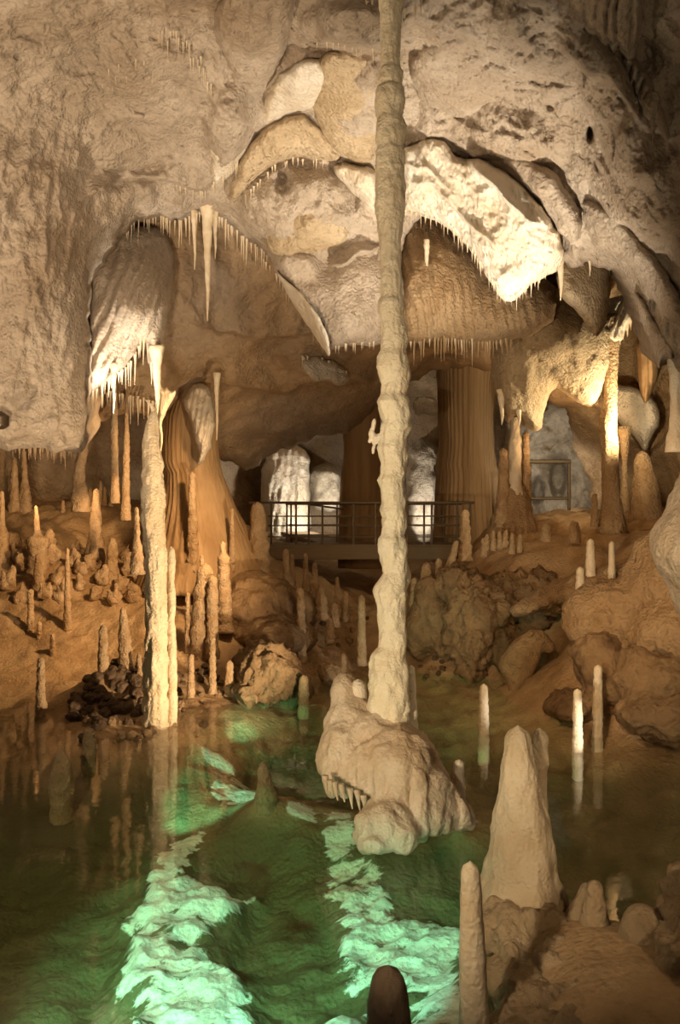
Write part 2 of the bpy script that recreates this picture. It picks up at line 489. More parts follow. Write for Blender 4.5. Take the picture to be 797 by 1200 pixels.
def full_height(x, y):
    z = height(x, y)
    m = lit_shelf_mask(x, y)
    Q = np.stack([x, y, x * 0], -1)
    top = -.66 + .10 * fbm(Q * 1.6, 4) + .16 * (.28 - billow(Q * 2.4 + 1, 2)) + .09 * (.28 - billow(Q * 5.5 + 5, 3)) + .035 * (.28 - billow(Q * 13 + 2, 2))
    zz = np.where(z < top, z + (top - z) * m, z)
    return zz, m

def ground_hit(px, py):
    d = np.arange(4.0, 32, .02)
    P = at_v(np.full_like(d, px), np.full_like(d, py), d)
    z = height(P[:, 0], P[:, 1])
    k = np.where(P[:, 2] <= z)[0]
    return d[k[0]] if len(k) else 22.0

def build_floor():
    # finer near, coarser far
    ys = [1.5]
    while ys[-1] < 31: ys.append(ys[-1] + max(.03, .0042 * ys[-1]))
    ys = np.array(ys)
    us = np.linspace(-1, 1, 560)
    Y, U = np.meshgrid(ys, us, indexing='ij')
    X = U * (4.5 + .62 * Y)
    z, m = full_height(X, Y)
    V = np.stack([X, Y, z], -1).reshape(-1, 3)
    ny, nx = X.shape
    idx = np.arange(nx * ny).reshape(ny, nx)
    q = np.stack([idx[:-1, :-1], idx[:-1, 1:], idx[1:, 1:], idx[1:, :-1]], -1).reshape(-1, 4)
    me = mesh_np('floor', V, q)
    a = me.attributes.new('lit_crust', 'FLOAT', 'POINT'); a.data.foreach_set('value', m.ravel().astype(np.float32))
    mat = rock('cave_floor', (.54, .37, .20), (.37, .235, .115), (.46, .31, .17), bump=.8, sc=2.2, grain=22, rough=.6, pits=.25)
    nt = mat.node_tree; b = nt.nodes['Principled BSDF']
    src = b.inputs['Base Color'].links[0].from_socket
    at_ = nt.nodes.new('ShaderNodeAttribute'); at_.attribute_name = 'lit_crust'
    mx = nt.nodes.new('ShaderNodeMix'); mx.data_type = 'RGBA'; mx.inputs[7].default_value = (.74, .74, .66, 1)  # pale crust colour paints the pools of light on the bed
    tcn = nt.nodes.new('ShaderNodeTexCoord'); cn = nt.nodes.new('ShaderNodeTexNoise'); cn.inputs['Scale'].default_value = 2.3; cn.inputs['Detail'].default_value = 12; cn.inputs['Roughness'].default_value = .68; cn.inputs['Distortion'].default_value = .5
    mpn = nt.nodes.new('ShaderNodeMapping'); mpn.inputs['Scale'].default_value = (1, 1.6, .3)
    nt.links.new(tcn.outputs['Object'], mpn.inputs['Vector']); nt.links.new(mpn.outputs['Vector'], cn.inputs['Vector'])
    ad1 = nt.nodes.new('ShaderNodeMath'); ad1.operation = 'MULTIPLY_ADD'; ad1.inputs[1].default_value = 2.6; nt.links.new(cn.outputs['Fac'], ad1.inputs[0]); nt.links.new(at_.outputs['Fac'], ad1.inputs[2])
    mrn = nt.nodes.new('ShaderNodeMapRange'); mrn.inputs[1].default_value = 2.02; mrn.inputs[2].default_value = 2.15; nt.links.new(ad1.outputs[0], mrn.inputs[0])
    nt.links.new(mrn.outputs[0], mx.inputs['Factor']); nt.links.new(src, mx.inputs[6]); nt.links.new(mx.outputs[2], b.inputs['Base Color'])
    a2 = me.attributes.new('unlit_silt', 'FLOAT', 'POINT'); a2.data.foreach_set('value', (sstep((-.12 - z) / .4)).ravel().astype(np.float32))
    at2 = nt.nodes.new('ShaderNodeAttribute'); at2.attribute_name = 'unlit_silt'
    m2 = nt.nodes.new('ShaderNodeMix'); m2.data_type = 'RGBA'; m2.inputs[7].default_value = (.115, .10, .045, 1)  # silt darkened so the bed beyond the pools looks unlit
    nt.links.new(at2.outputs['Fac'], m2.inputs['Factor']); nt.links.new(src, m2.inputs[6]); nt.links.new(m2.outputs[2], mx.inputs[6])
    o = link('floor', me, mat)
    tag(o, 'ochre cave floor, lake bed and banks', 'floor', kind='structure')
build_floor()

def build_water():
    x0, x1, y0, y1, zb = -18, 18, 1.2, 19.0, -3.2
    nx, ny = 60, 40
    V = []; Fs = []
    for j in range(ny + 1):
        for i in range(nx + 1):
            V.append((x0 + (x1 - x0) * i / nx, y0 + (y1 - y0) * j / ny, 0))
    for j in range(ny):
        for i in range(nx):
            a = j * (nx + 1) + i
            Fs.append((a, a + 1, a + nx + 2, a + nx + 1))
    n = len(V)
    V += [(x0, y0, zb), (x1, y0, zb), (x1, y1, zb), (x0, y1, zb)]
    bot = list(range(0, nx + 1)); top = list(range(ny * (nx + 1), n))
    Fs.append(tuple([n, n + 1] + bot[::-1])); Fs.append(tuple([n + 2, n + 3] + top))
    Fs.append(tuple([n + 3, n] + [j * (nx + 1) for j in range(ny + 1)]))
    Fs.append(tuple([n + 1, n + 2] + [j * (nx + 1) + nx for j in range(ny, -1, -1)]))
    Fs.append((n + 3, n + 2, n + 1, n))
    me = mesh_np('lake_water', V, Fs, smooth=False)
    m = bpy.data.materials.new('lake_water'); m.use_nodes = True
    nt = m.node_tree; N = nt.nodes; L = nt.links
    N.remove(N['Principled BSDF'])
    tr = N.new('ShaderNodeBsdfTransparent')
    gl = N.new('ShaderNodeBsdfGlossy'); gl.inputs['Roughness'].default_value = 0.03
    fr = N.new('ShaderNodeFresnel'); ge = N.new('ShaderNodeNewGeometry'); mr = N.new('ShaderNodeMapRange'); mr.inputs[3].default_value = 1.33; mr.inputs[4].default_value = 1 / 1.33
    L.new(ge.outputs['Backfacing'], mr.inputs[0]); L.new(mr.outputs[0], fr.inputs['IOR'])   # light entering from the air also refracts in at low angles
    nz = N.new('ShaderNodeTexNoise'); nz.inputs['Scale'].default_value = 3.5; nz.inputs['Detail'].default_value = 3
    bp = N.new('ShaderNodeBump'); bp.inputs['Strength'].default_value = .05; bp.inputs['Distance'].default_value = .04
    tc = N.new('ShaderNodeTexCoord'); L.new(tc.outputs['Object'], nz.inputs['Vector'])
    L.new(nz.outputs['Fac'], bp.inputs['Height']); L.new(bp.outputs['Normal'], gl.inputs['Normal']); L.new(bp.outputs['Normal'], fr.inputs['Normal'])
    mx = N.new('ShaderNodeMixShader')
    L.new(fr.outputs[0], mx.inputs[0]); L.new(tr.outputs[0], mx.inputs[1]); L.new(gl.outputs[0], mx.inputs[2])
    L.new(mx.outputs[0], N['Material Output'].inputs['Surface'])
    va = N.new('ShaderNodeVolumeAbsorption'); va.inputs['Color'].default_value = (.58, .80, .42, 1); va.inputs['Density'].default_value = .24
    L.new(va.outputs[0], N['Material Output'].inputs['Volume'])
    tag(link('lake_water', me, m), 'clear green still lake water', 'water', kind='structure')
build_water()
# ------------------------------------------------------------------ cave shell
NB = ((.30, .55, 1, 'f'), (.36, 1.3, .6, 'b'), (.24, 2.4, .4, 'b'), (.13, 5, .35, 'b'), (.05, 10, .4, 'b'), (.02, 22, .6, 'b'))
ceil_ctrl = [(-300, -300, 6.5), (400, -300, 6.2), (1100, -300, 6), (0, 0, 9), (200, 0, 9.3), (460, 10, 8.7), (460, -120, 7.6), (620, 0, 9.3), (797, 0, 8.6), (0, 150, 10.6), (150, 150, 11.6),
             (300, 160, 12.3), (430, 130, 11.4), (600, 120, 10.8), (797, 150, 9.3), (0, 300, 11.4), (100, 300, 12.2), (0, 520, 11.6), (105, 520, 12.4), (-300, 300, 8.5), (-300, 600, 9), (290, 270, 13.4),
             (380, 250, 13.2), (460, 225, 12.8), (560, 200, 12.2), (650, 300, 12.0), (797, 410, 10.2), (1100, 300, 7.5), (1100, 600, 8.4), (720, 330, 11.8), (760, 280, 10.6)]
ceil_out = [(-330, -330), (1130, -330), (1130, 560), (860, 470), (800, 446), (784, 418), (772, 432), (760, 392), (742, 348), (724, 316), (706, 318), (690, 304), (672, 318), (655, 300), (640, 262), (600, 214), (560, 205),
            (520, 235), (480, 262), (470, 300), (440, 330), (404, 318), (380, 340), (355, 335), (330, 325), (312, 298), (288, 282), (262, 258), (236, 248), (212, 262), (180, 252), (150, 262), (136, 290), (112, 318), (103, 360), (108, 430), (100, 500), (105, 528), (70, 530), (20, 522), (-60, 540), (-330, 640)]
ceil = relief('ceiling', ceil_out, ceil_ctrl, M['ceil'], step=2.2, roll=34, rollD=.9, skirt=2.2,
    ledges=[([(60, 200), (110, 200), (150, 185), (200, 190), (260, 215)], .14, 30),
            ([(90, 240), (130, 218), (180, 210), (240, 224), (290, 172), (310, 140)], .30, 40),
            ([(240, 118), (262, 128), (300, 158), (340, 128), (362, 60), (372, 20)], .30, 50),
            ([(300, 190), (350, 182), (400, 186), (445, 194)], .25, 36),
            ([(368, 52), (400, 50), (440, 60), (470, 70)], .5, 40),
            ([(470, 175), (520, 160), (560, 190), (620, 205), (680, 250)], .2, 44),
            ([(650, 60), (690, 88), (715, 92), (760, 160), (800, 150)], .22, 70),
            ([(700, 250), (740, 270), (790, 330), (840, 380)], .2, 50)],
    bumps=[(150, 190, 40, 24, -10, -.4), (205, 105, 80, 50, 20, .35), (352, 245, 66, 44, 0, .8), (425, 120, 42, 50, 0, .55), (408, 30, 50, 26, 0, .5), (30, 250, 60, 90, 0, .4), (55, 420, 50, 110, 0, .35),
           (268, 150, 24, 40, 10, .5), (332, 213, 8, 11, 0, -.35), (692, 155, 4, 10, 0, -.35), (640, 40, 60, 70, 0, .45), (720, 120, 30, 70, -20, .45), (560, 60, 60, 40, 0, .3), (600, 160, 50, 30, 20, .35), (740, 220, 40, 60, -30, .4), (480, 90, 30, 50, 0, -.4)],
    noise=NB, edge=4)
tag(ceil, 'pale lumpy limestone cave ceiling coming down to the left wall', 'ceiling', kind='structure')

CR = RBF(ceil_ctrl)
def ceil_lobe(outline, off, mat='ceil', roll=14, fl=None, rim=.12, bumps=(), key=None):
    P = np.array(outline, float); c = P.mean(0)
    ct = [(x, y, float(CR(x, y)) - off * .55 - rim) for x, y in outline] + [(c[0], c[1], float(CR(*c)) - off - rim)]
    o = relief(key or 'ceiling', outline, ct, M[mat], step=1.8, roll=roll, rollD=.45, skirt=1.1, bumps=bumps, flute=fl,
               noise=((.12, 1.0, .6, 'f'), (.13, 2.4, .4, 'b'), (.07, 5, .35, 'b'), (.03, 11, .5, 'b')), edge=2.2)
    o.name = 'ceiling'
    return tag(o, 'lobe of the limestone ceiling', 'ceiling', kind='structure')
ceil_lobe([(372, 62), (400, 56), (440, 66), (446, 110), (445, 170), (436, 196), (410, 190), (388, 180), (372, 150), (362, 110)], .55, 'tan')
ceil_lobe([(244, 112), (262, 116), (284, 134), (296, 150), (292, 176), (276, 200), (256, 222), (246, 212), (240, 170)], .5, 'drape', 10, fl=(.04, 10, .2))  # paler calcite stands in for lamplight on this facet
ceil_lobe([(318, 96), (340, 76), (372, 64), (386, 84), (384, 108), (366, 128), (338, 134), (312, 150), (306, 128)], .6, 'drape', 9)  # facet made paler to look lit, as its neighbour
ceil_lobe([(296, 160), (318, 142), (352, 130), (378, 150), (398, 176), (400, 190), (372, 190), (344, 184), (318, 196), (300, 214), (286, 232), (266, 240), (270, 210)], .55, 'tan', 12)
ceil_lobe([(388, 190), (420, 192), (446, 198), (446, 256), (430, 250), (410, 222), (394, 214)], .5, 'drape', 9)
ceil_lobe([(318, 246), (340, 226), (372, 216), (398, 224), (410, 246), (412, 276), (396, 292), (366, 300), (336, 304), (314, 296), (306, 270)], .75, 'tan', 22)
ceil_lobe([(250, 0), (300, -30), (350, -20), (344, 30), (330, 76), (308, 118), (292, 136), (272, 112), (262, 70), (250, 40)], .5, 'ceil', 18, fl=(.05, 18, .3))
ceil_lobe([(640, -40), (700, -60), (760, -30), (752, 30), (746, 70), (738, 96), (728, 62), (716, 84), (706, 58), (694, 82), (684, 50), (668, 40), (650, 20)], .6, 'ceil', 14, fl=(.08, 14, .1))
ceil_lobe([(716, 60), (744, 62), (766, 96), (780, 130), (788, 166), (776, 164), (768, 140), (756, 150), (744, 120), (728, 96)], .45, 'ceil', 10, fl=(.06, 11, .3))
ceil_lobe([(560, 184), (600, 176), (640, 190), (668, 222), (684, 262), (676, 288), (654, 272), (630, 236), (600, 214), (572, 206)], .55, 'ceil', 16)
ceil_lobe([(680, 232), (706, 236), (736, 262), (770, 300), (800, 350), (806, 390), (780, 372), (752, 330), (728, 300), (700, 292), (684, 270)], .4, 'ceil', 14)
ceil_lobe([(88, 150), (130, 132), (176, 140), (200, 170), (196, 208), (166, 204), (120, 206), (92, 196)], .12, 'ceil', 30, rim=.02)
ceil_lobe([(30, 300), (70, 262), (104, 268), (104, 330), (98, 420), (104, 520), (60, 520), (40, 440), (28, 370)], .3, 'ceil', 26)
ceil_lobe([(120, 60), (180, 30), (226, 60), (246, 110), (238, 160), (200, 168), (150, 140), (118, 110)], .35, 'ceil', 34, rim=.02)
ceil_lobe([(480, 60), (540, 30), (600, 60), (610, 120), (560, 150), (516, 140), (484, 110)], .3, 'ceil', 30, rim=.02)
o = relief('ceiling_back', [(92, 190), (720, 190), (740, 300), (700, 420), (640, 470), (590, 432), (520, 428), (492, 440), (440, 470), (420, 512), (385, 506), (352, 520), (318, 532), (290, 556), (262, 540), (210, 500), (150, 480), (92, 500)],
           [(90, 200, 14.5), (720, 200, 14.5), (300, 260, 15), (450, 260, 15), (600, 260, 15), (260, 400, 17.5), (400, 420, 19), (560, 410, 19), (300, 520, 22), (420, 500, 22.5), (520, 425, 21), (100, 480, 17.5), (200, 480, 18.5), (640, 450, 20)],
           M['back'], step=2.6, roll=26, rollD=1.2, skirt=3, ledges=[([(220, 380), (300, 400), (380, 392), (440, 400)], .9, 40), ([(240, 450), (330, 462), (400, 440), (450, 460)], .9, 30), ([(480, 402), (520, 398), (600, 396)], .6, 26)],
           noise=((.6, .4, 1, 'f'), (.5, 1.0, .8, 'b'), (.14, 3, .7, 'b')), edge=5)
tag(o, 'dark brown ceiling dropping towards the rear chamber', 'ceiling', kind='structure')

o = relief('wall_back', [(-500, 100), (1300, 100), (1300, 760), (-500, 760)],
           [(-500, 400, 22), (0, 480, 23.5), (150, 500, 24), (250, 500, 26), (300, 540, 28), (360, 560, 29), (430, 560, 29), (500, 540, 28.5), (560, 520, 27), (640, 520, 26), (700, 500, 24.5), (797, 500, 23), (1300, 450, 20), (400, 200, 27), (400, 700, 29)],
           M['back'], step=4, roll=30, rollD=.5, skirt=2, noise=((1.1, .28, 1, 'f'), (.6, .7, .8, 'b'), (.2, 2.2, .7, 'b')), edge=3)
tag(o, 'brown back wall of the cave chamber', 'wall', kind='structure')

o = relief('wall_right', [(600, 330), (700, 320), (800, 330), (1150, 330), (1150, 720), (800, 660), (700, 640), (690, 560), (668, 520), (668, 480), (640, 470), (610, 430)],
           [(600, 400, 20), (700, 400, 21), (797, 400, 20), (700, 560, 23), (760, 580, 22), (1150, 500, 14), (640, 470, 20)],
           M['ochre'], step=2.6, roll=30, rollD=1.0, skirt=2, ledges=[([(650, 478), (690, 470), (720, 500), (760, 535), (790, 500)], .8, 40), ([(740, 440), (760, 475), (780, 440), (800, 440)], .6, 60)],
           bumps=[(735, 490, 46, 40, 20, .5), (655, 450, 30, 30, 0, .5)], noise=((.5, .5, 1, 'f'), (.45, 1.2, .7, 'b'), (.1, 3.6, .7, 'b')), edge=4)
tag(o, 'ochre right hand wall behind the lit pillar', 'wall', kind='structure')

# ------------------------------------------------------------------ hanging drapes and lobes
def drape(name, label, cat='drapery', **k):
    o = relief(k.pop('key', name), **k)
    o.name = name; o.data.name = name
    tag(o, label, cat)
    return o
ND = ((.12, .8, .6, 'f'), (.07, 2.2, .5, 'b'), (.015, 9, 1, 'f'))
drape('rock_drapery', 'broad beige drapery with pleats under the left ceiling rim, white fringe along its slanting foot', key='DL',
      outline=[(104, 300), (130, 270), (190, 262), (206, 300), (202, 350), (194, 385), (190, 420), (184, 452), (176, 440), (172, 404), (166, 396), (152, 424), (136, 440), (118, 452), (102, 466), (104, 400)],
      ctrl=[(104, 300, 13.2), (190, 270, 14.4), (150, 360, 13.3), (195, 380, 14.0), (102, 464, 13.6), (185, 450, 14.0)], mat=M['ceil'], step=1.8, roll=16, rollD=.4, skirt=.9, flute=(.10, 13, .35),
      bumps=[(165, 340, 32, 46, 0, .45), (120, 380, 18, 60, 10, .15)], noise=ND, edge=1.5)
drape('rock_drapery', 'rounded brown rock lobe with pale streaked face left of the tall column, dark notch beneath', key='DC',
      outline=[(300, 262), (350, 255), (400, 262), (474, 292), (474, 402), (440, 406), (404, 404), (388, 412), (376, 396), (358, 368), (338, 340), (318, 312)],
      ctrl=[(300, 270, 13.9), (400, 280, 13.4), (470, 300, 13.7), (400, 400, 13.3), (470, 400, 13.9), (350, 350, 13.4)], mat=M['ceil'], step=1.8, roll=14, rollD=.5, skirt=1.6,
      ledges=[([(385, 316), (420, 300), (474, 288)], .5, 20)], bumps=[(425, 345, 44, 50, 20, .4), (352, 320, 22, 40, -35, .35), (345, 290, 40, 26, 0, .3)],
      noise=((.15, .9, .8, 'f'), (.13, 2.0, .6, 'b'), (.03, 6, .5, 'b')), edge=2.5)
drape('rock_drapery', 'narrow white knife-edged drapery ending in a point, left of the tall column', key='DT',
      outline=[(322, 312), (332, 326), (350, 340), (366, 360), (384, 388), (388, 420), (382, 414), (368, 392), (350, 366), (330, 334)],
      ctrl=[(322, 315, 13.3), (388, 415, 12.9), (350, 350, 13.0)], mat=M['drape'], step=1.2, roll=5, rollD=.15, skirt=.35, noise=((.05, 2, 1, 'f'), (.03, 6, .5, 'b')), edge=1.0)
drape('rock_drapery', 'large bright white curtain right of the tall column, sweeping down to a fringed point', key='DW',
      outline=[(466, 178), (486, 170), (500, 160), (520, 162), (536, 190), (560, 182), (590, 200), (622, 225), (648, 258), (664, 296), (656, 316), (640, 324), (618, 336), (604, 352), (592, 354), (582, 344), (570, 320), (552, 294), (532, 272), (508, 256), (478, 250), (466, 240)],
      ctrl=[(470, 180, 11.6), (470, 245, 12.3), (540, 190, 11.5), (540, 275, 12.2), (620, 230, 11.3), (592, 350, 12.1), (650, 310, 11.8), (590, 280, 11.7)], mat=M['drape'], step=1.6, roll=12, rollD=.35, skirt=1.2,
      ledges=[([(470, 214), (510, 220), (545, 262), (590, 300)], .3, 12), ([(545, 190), (580, 220), (620, 262), (645, 270)], .4, 18), ([(470, 195), (500, 200), (530, 228)], .25, 12)],
      noise=((.16, 1.2, .8, 'f'), (.2, 2.6, .8, 'b'), (.10, 6, .6, 'b'), (.04, 13, .6, 'b')), edge=2.0)
drape('rock_drapery', 'warm ochre pleated lobe behind the bright white curtain, dark ragged rim below', key='DE',
      outline=[(468, 240), (500, 250), (540, 262), (585, 320), (640, 320), (660, 360), (640, 388), (600, 400), (560, 404), (520, 398), (480, 404), (466, 396)],
      ctrl=[(470, 250, 14.3), (600, 330, 14.6), (480, 395, 14.0), (600, 395, 14.4), (530, 340, 14.0)], mat=M['ochre'], step=1.8, roll=18, rollD=.6, skirt=1.6, flute=(.07, 11, -.2),
      bumps=[(510, 330, 40, 46, 10, .4), (600, 360, 40, 30, 0, .3)], noise=((.16, .9, .8, 'f'), (.12, 2.2, .6, 'b')), edge=2.5)
drape('rock_drapery', 'wide smooth beige lobe left of the gate, tapering to pale ragged points', key='DF',
      outline=[(592, 380), (606, 352), (650, 336), (700, 340), (716, 380), (716, 430), (704, 470), (690, 478), (672, 470), (650, 452), (640, 468), (636, 500), (624, 508), (612, 500), (604, 486), (596, 500), (588, 482), (580, 460), (574, 430), (576, 400)],
      ctrl=[(580, 400, 16.2), (650, 345, 15.6), (700, 350, 15.8), (620, 490, 16.2), (650, 400, 15.4), (700, 460, 16)], mat=M['tan'], step=1.8, roll=18, rollD=.7, skirt=1.2,
      bumps=[(640, 385, 36, 32, 0, .4), (605, 440, 20, 40, 0, .3), (690, 400, 20, 40, 0, .3)], noise=((.2, .9, .7, 'f'), (.15, 2.2, .5, 'b'), (.04, 6, .5, 'b')), edge=2)
drape('rock_drapery', 'small smooth tan lobe hanging under the right ceiling rim, pale tongue at its foot', key='DG',
      outline=[(650, 296), (690, 292), (712, 300), (716, 340), (712, 372), (704, 392), (696, 396), (684, 378), (674, 360), (658, 354), (652, 330)],
      ctrl=[(650, 300, 13.4), (710, 310, 13.6), (700, 390, 13.6), (670, 340, 13.1)], mat=M['tan'], step=1.6, roll=14, rollD=.45, skirt=1.0, noise=ND, edge=1.5)
drape('rock_drapery', 'glowing white ragged drapery crowning the lit pillar on the right', key='DP',
      outline=[(704, 352), (722, 348), (742, 340), (750, 352), (744, 372), (734, 384), (730, 398), (722, 404), (714, 402), (708, 390), (706, 372)],
      ctrl=[(706, 355, 16.2), (748, 345, 16.0), (720, 400, 16.1)], mat=M['drape'], step=1.2, roll=8, rollD=.3, skirt=.7, flute=(.05, 7, .3), noise=((.06, 2, .6, 'f'), (.05, 4, .6, 'b')), edge=1.5)
drape('rock_drapery', 'brown pleated wedge hanging on the right wall beside the lit pillar', key='DB',
      outline=[(746, 400), (762, 396), (772, 410), (772, 440), (762, 466), (756, 476), (750, 462), (748, 430)],
      ctrl=[(746, 400, 18.6), (772, 410, 18.4), (756, 474, 18.6)], mat=M['flute'], step=1.4, roll=8, rollD=.4, skirt=1.0, flute=(.07, 5, 0), noise=ND, edge=1)
drape('rock_drapery', 'smooth cream wedge of wall rock between the lit pillar and the sloping boulder', key='DV',
      outline=[(716, 448), (740, 452), (762, 462), (774, 480), (772, 500), (762, 520), (756, 532), (748, 520), (738, 506), (720, 494), (712, 480)],
      ctrl=[(716, 450, 19.2), (770, 480, 18.8), (756, 530, 19.2)], mat=M['pale'], step=1.5, roll=10, rollD=.5, skirt=1.0, noise=ND, edge=1.5)
drape('rock_drapery', 'long narrow brown drapery edging the right ceiling rim above the boulder', key='DR',
      outline=[(742, 340), (752, 346), (764, 372), (778, 392), (790, 408), (788, 424), (782, 416), (776, 420), (773, 436), (768, 420), (760, 396), (748, 366)],
      ctrl=[(745, 345, 11.4), (790, 415, 10.3), (772, 430, 10.6)], mat=M['ceil'], step=1.3, roll=8, rollD=.25, skirt=.5, noise=ND, edge=1.5)
drape('rock_drapery', 'bright yellowish drapery strip hanging behind the white fringe, beside the twin columns', key='DY',
      outline=[(186, 446), (190, 458), (195, 452), (199, 460), (207, 456), (203, 468), (197, 478), (191, 492), (190, 512), (190, 532), (187, 528), (186, 500), (184, 470)],
      ctrl=[(186, 455, 15.2), (204, 465, 15.2), (190, 525, 15.4)], mat=M['drape'], step=1.2, roll=6, rollD=.2, skirt=.5, noise=ND, edge=1.2)
drape('rock_drapery', 'white rippled drapery spilling over the brown fluted flowstone cone on the left', key='DJ',
      outline=[(216, 462), (232, 446), (246, 452), (252, 470), (252, 500), (248, 520), (244, 530), (240, 538), (230, 550), (232, 530), (228, 510), (222, 490), (214, 476)],
      ctrl=[(216, 462, 17.6), (250, 460, 17.7), (232, 545, 17.4), (238, 500, 17.2)], mat=M['drape'], step=1.2, roll=8, rollD=.35, skirt=.7, flute=(.07, 7, .25), noise=ND, edge=1.5)
drape('rock_drapery', 'brightly lit cream flowstone wall seen behind the walkway, left of the dark column', key='DM', cat='flowstone',
      outline=[(304, 560), (312, 530), (330, 518), (352, 520), (364, 540), (362, 580), (366, 640), (330, 645), (308, 640)],
      ctrl=[(304, 560, 26), (360, 540, 25.6), (340, 640, 25.6)], mat=M['pale'], step=1.6, roll=14, rollD=.8, skirt=1.5, flute=(.05, 8, .1), noise=((.5, .8, .5, 'f'), (.4, 2, .5, 'b'), (.1, 5, .4, 'b')), edge=2)
drape('rock_outcrop', 'dark grey rock hollow face left of the big dark column, beyond the walkway', key='DH', cat='rock',
      outline=[(358, 560), (366, 546), (390, 540), (404, 552), (404, 590), (396, 600), (366, 600)],
      ctrl=[(360, 560, 26.2), (400, 560, 26), (380, 590, 25.8)], mat=M['grey'], step=1.6, roll=12, rollD=.8, skirt=1.5, noise=((.3, 1, .7, 'f'), (.3, 2, .7, 'b')), edge=2)
drape('rock_drapery', 'bright white rough flowstone right of the tall column, behind the walkway', key='DN', cat='flowstone',
      outline=[(476, 530), (490, 514), (504, 512), (514, 530), (516, 640), (476, 640)],
      ctrl=[(476, 540, 26), (514, 540, 26), (500, 620, 25.6)], mat=M['pale'], step=1.6, roll=12, rollD=.8, skirt=1.5, noise=((.3, 1, .7, 'f'), (.3, 2.2, .7, 'b')), edge=3)
drape('rock_outcrop', 'pale mottled rock wall seen through the metal gate frame on the right', key='DK', cat='rock',
      outline=[(590, 470), (640, 450), (700, 470), (716, 530), (706, 630), (590, 630)],
      ctrl=[(590, 540, 23.2), (716, 540, 23.0), (650, 600, 24.2), (652, 560, 24.6), (640, 470, 22.6), (625, 520, 23.2), (672, 520, 23.4)], mat=M['grey'], step=1.6, roll=12, rollD=.6, skirt=1.2, bumps=[(655, 555, 9, 22, 0, -.9), (630, 575, 7, 14, 0, -.6)], noise=((.4, 1, .7, 'f'), (.55, 1.6, .35, 'b'), (.25, 4, .4, 'b')), edge=3)
drape('rock_drapery', 'white frosty patch of stubby stalactites on the dark ceiling left of the tall column', key='DQ',
      outline=[(350, 420), (372, 416), (394, 424), (410, 436), (408, 448), (394, 452), (384, 446), (372, 448), (356, 436)],
      ctrl=[(350, 420, 18.1), (410, 440, 18.3), (380, 448, 18.1)], mat=M['pale'], step=1.3, roll=8, rollD=.4, skirt=1.0, noise=((.12, 2, .7, 'f'), (.2, 4, .5, 'b')), edge=2)
drape('rock_drapery', 'grey-white stubby curtain hanging right of the tall column above the walkway', key='DS',
      outline=[(482, 470), (494, 462), (510, 468), (514, 484), (506, 490), (498, 484), (490, 488), (484, 480)],
      ctrl=[(482, 470, 21), (512, 480, 21)], mat=M['pale'], step=1.2, roll=7, rollD=.4, skirt=.8, noise=((.12, 2, .7, 'f'), (.2, 4, .5, 'b')), edge=2)

# ------------------------------------------------------------------ columns
def px_axis(rows, d, lean=0.0):
    """rows (py, left px, right px) from the bottom up, all at distance d"""
    out = []
    for k, (py, l, r) in enumerate(rows):
        p = at((l + r) / 2, py, d + lean * k / max(len(rows) - 1, 1))
        out.append((p[0], p[1], p[2], (r - l) / 2 * d / F))
    return out

rows = [(880, 440, 482), (858, 438, 480), (845, 434, 480), (830, 432, 481), (800, 433, 480), (780, 434, 478), (766, 436, 476), (758, 443, 477), (745, 444, 477), (720, 443, 475), (705, 441, 475), (693, 437, 476), (680, 443, 480),
        (672, 448, 480), (660, 447, 477), (645, 443, 478), (632, 443, 476), (627, 446, 474), (618, 448, 476), (605, 448, 476), (598, 446, 475), (590, 447, 476), (575, 446, 475), (562, 443, 474), (556, 447, 475), (550, 448, 476), (540, 446, 477),
        (525, 443, 476), (516, 447, 476), (511, 446, 477), (500, 446, 482), (493, 448, 481), (488, 446, 481), (472, 441, 480), (462, 446, 476), (450, 447, 479), (440, 444, 481), (430, 442, 480), (418, 442, 478), (410, 447, 476), (400, 447, 477), (385, 447, 477),
        (376, 446, 475), (366, 443, 473), (355, 443, 474), (348, 447, 471), (335, 446, 471), (318, 446, 470), (300, 445, 470), (285, 445, 470), (262, 442, 472), (240, 440, 474), (215, 440, 474), (203, 441, 473), (200, 440, 474), (178, 440, 474), (174, 442, 472), (160, 441, 475),
        (148, 441, 475), (138, 443, 471), (133, 442, 471), (120, 440, 474), (106, 441, 474), (101, 445, 471), (95, 443, 472), (84, 444, 472), (79, 447, 469), (70, 446, 468), (40, 446, 469), (10, 445, 471), (-30, 442, 474), (-90, 438, 480), (-150, 430, 490)]
DCOL = 8.3
base = at(459, 850, DCOL)
column = empty('cave_column', base, 'tall slender cream column rising from the flowstone mound in the lake to the ceiling', 'column')
lathe('shaft', px_axis(rows, DCOL), M['column'], column, seg=72, bump=.12, nscale=10, crease=.03, csc=8, seed=1.3, tip=False, origin=base, rows_n=620)
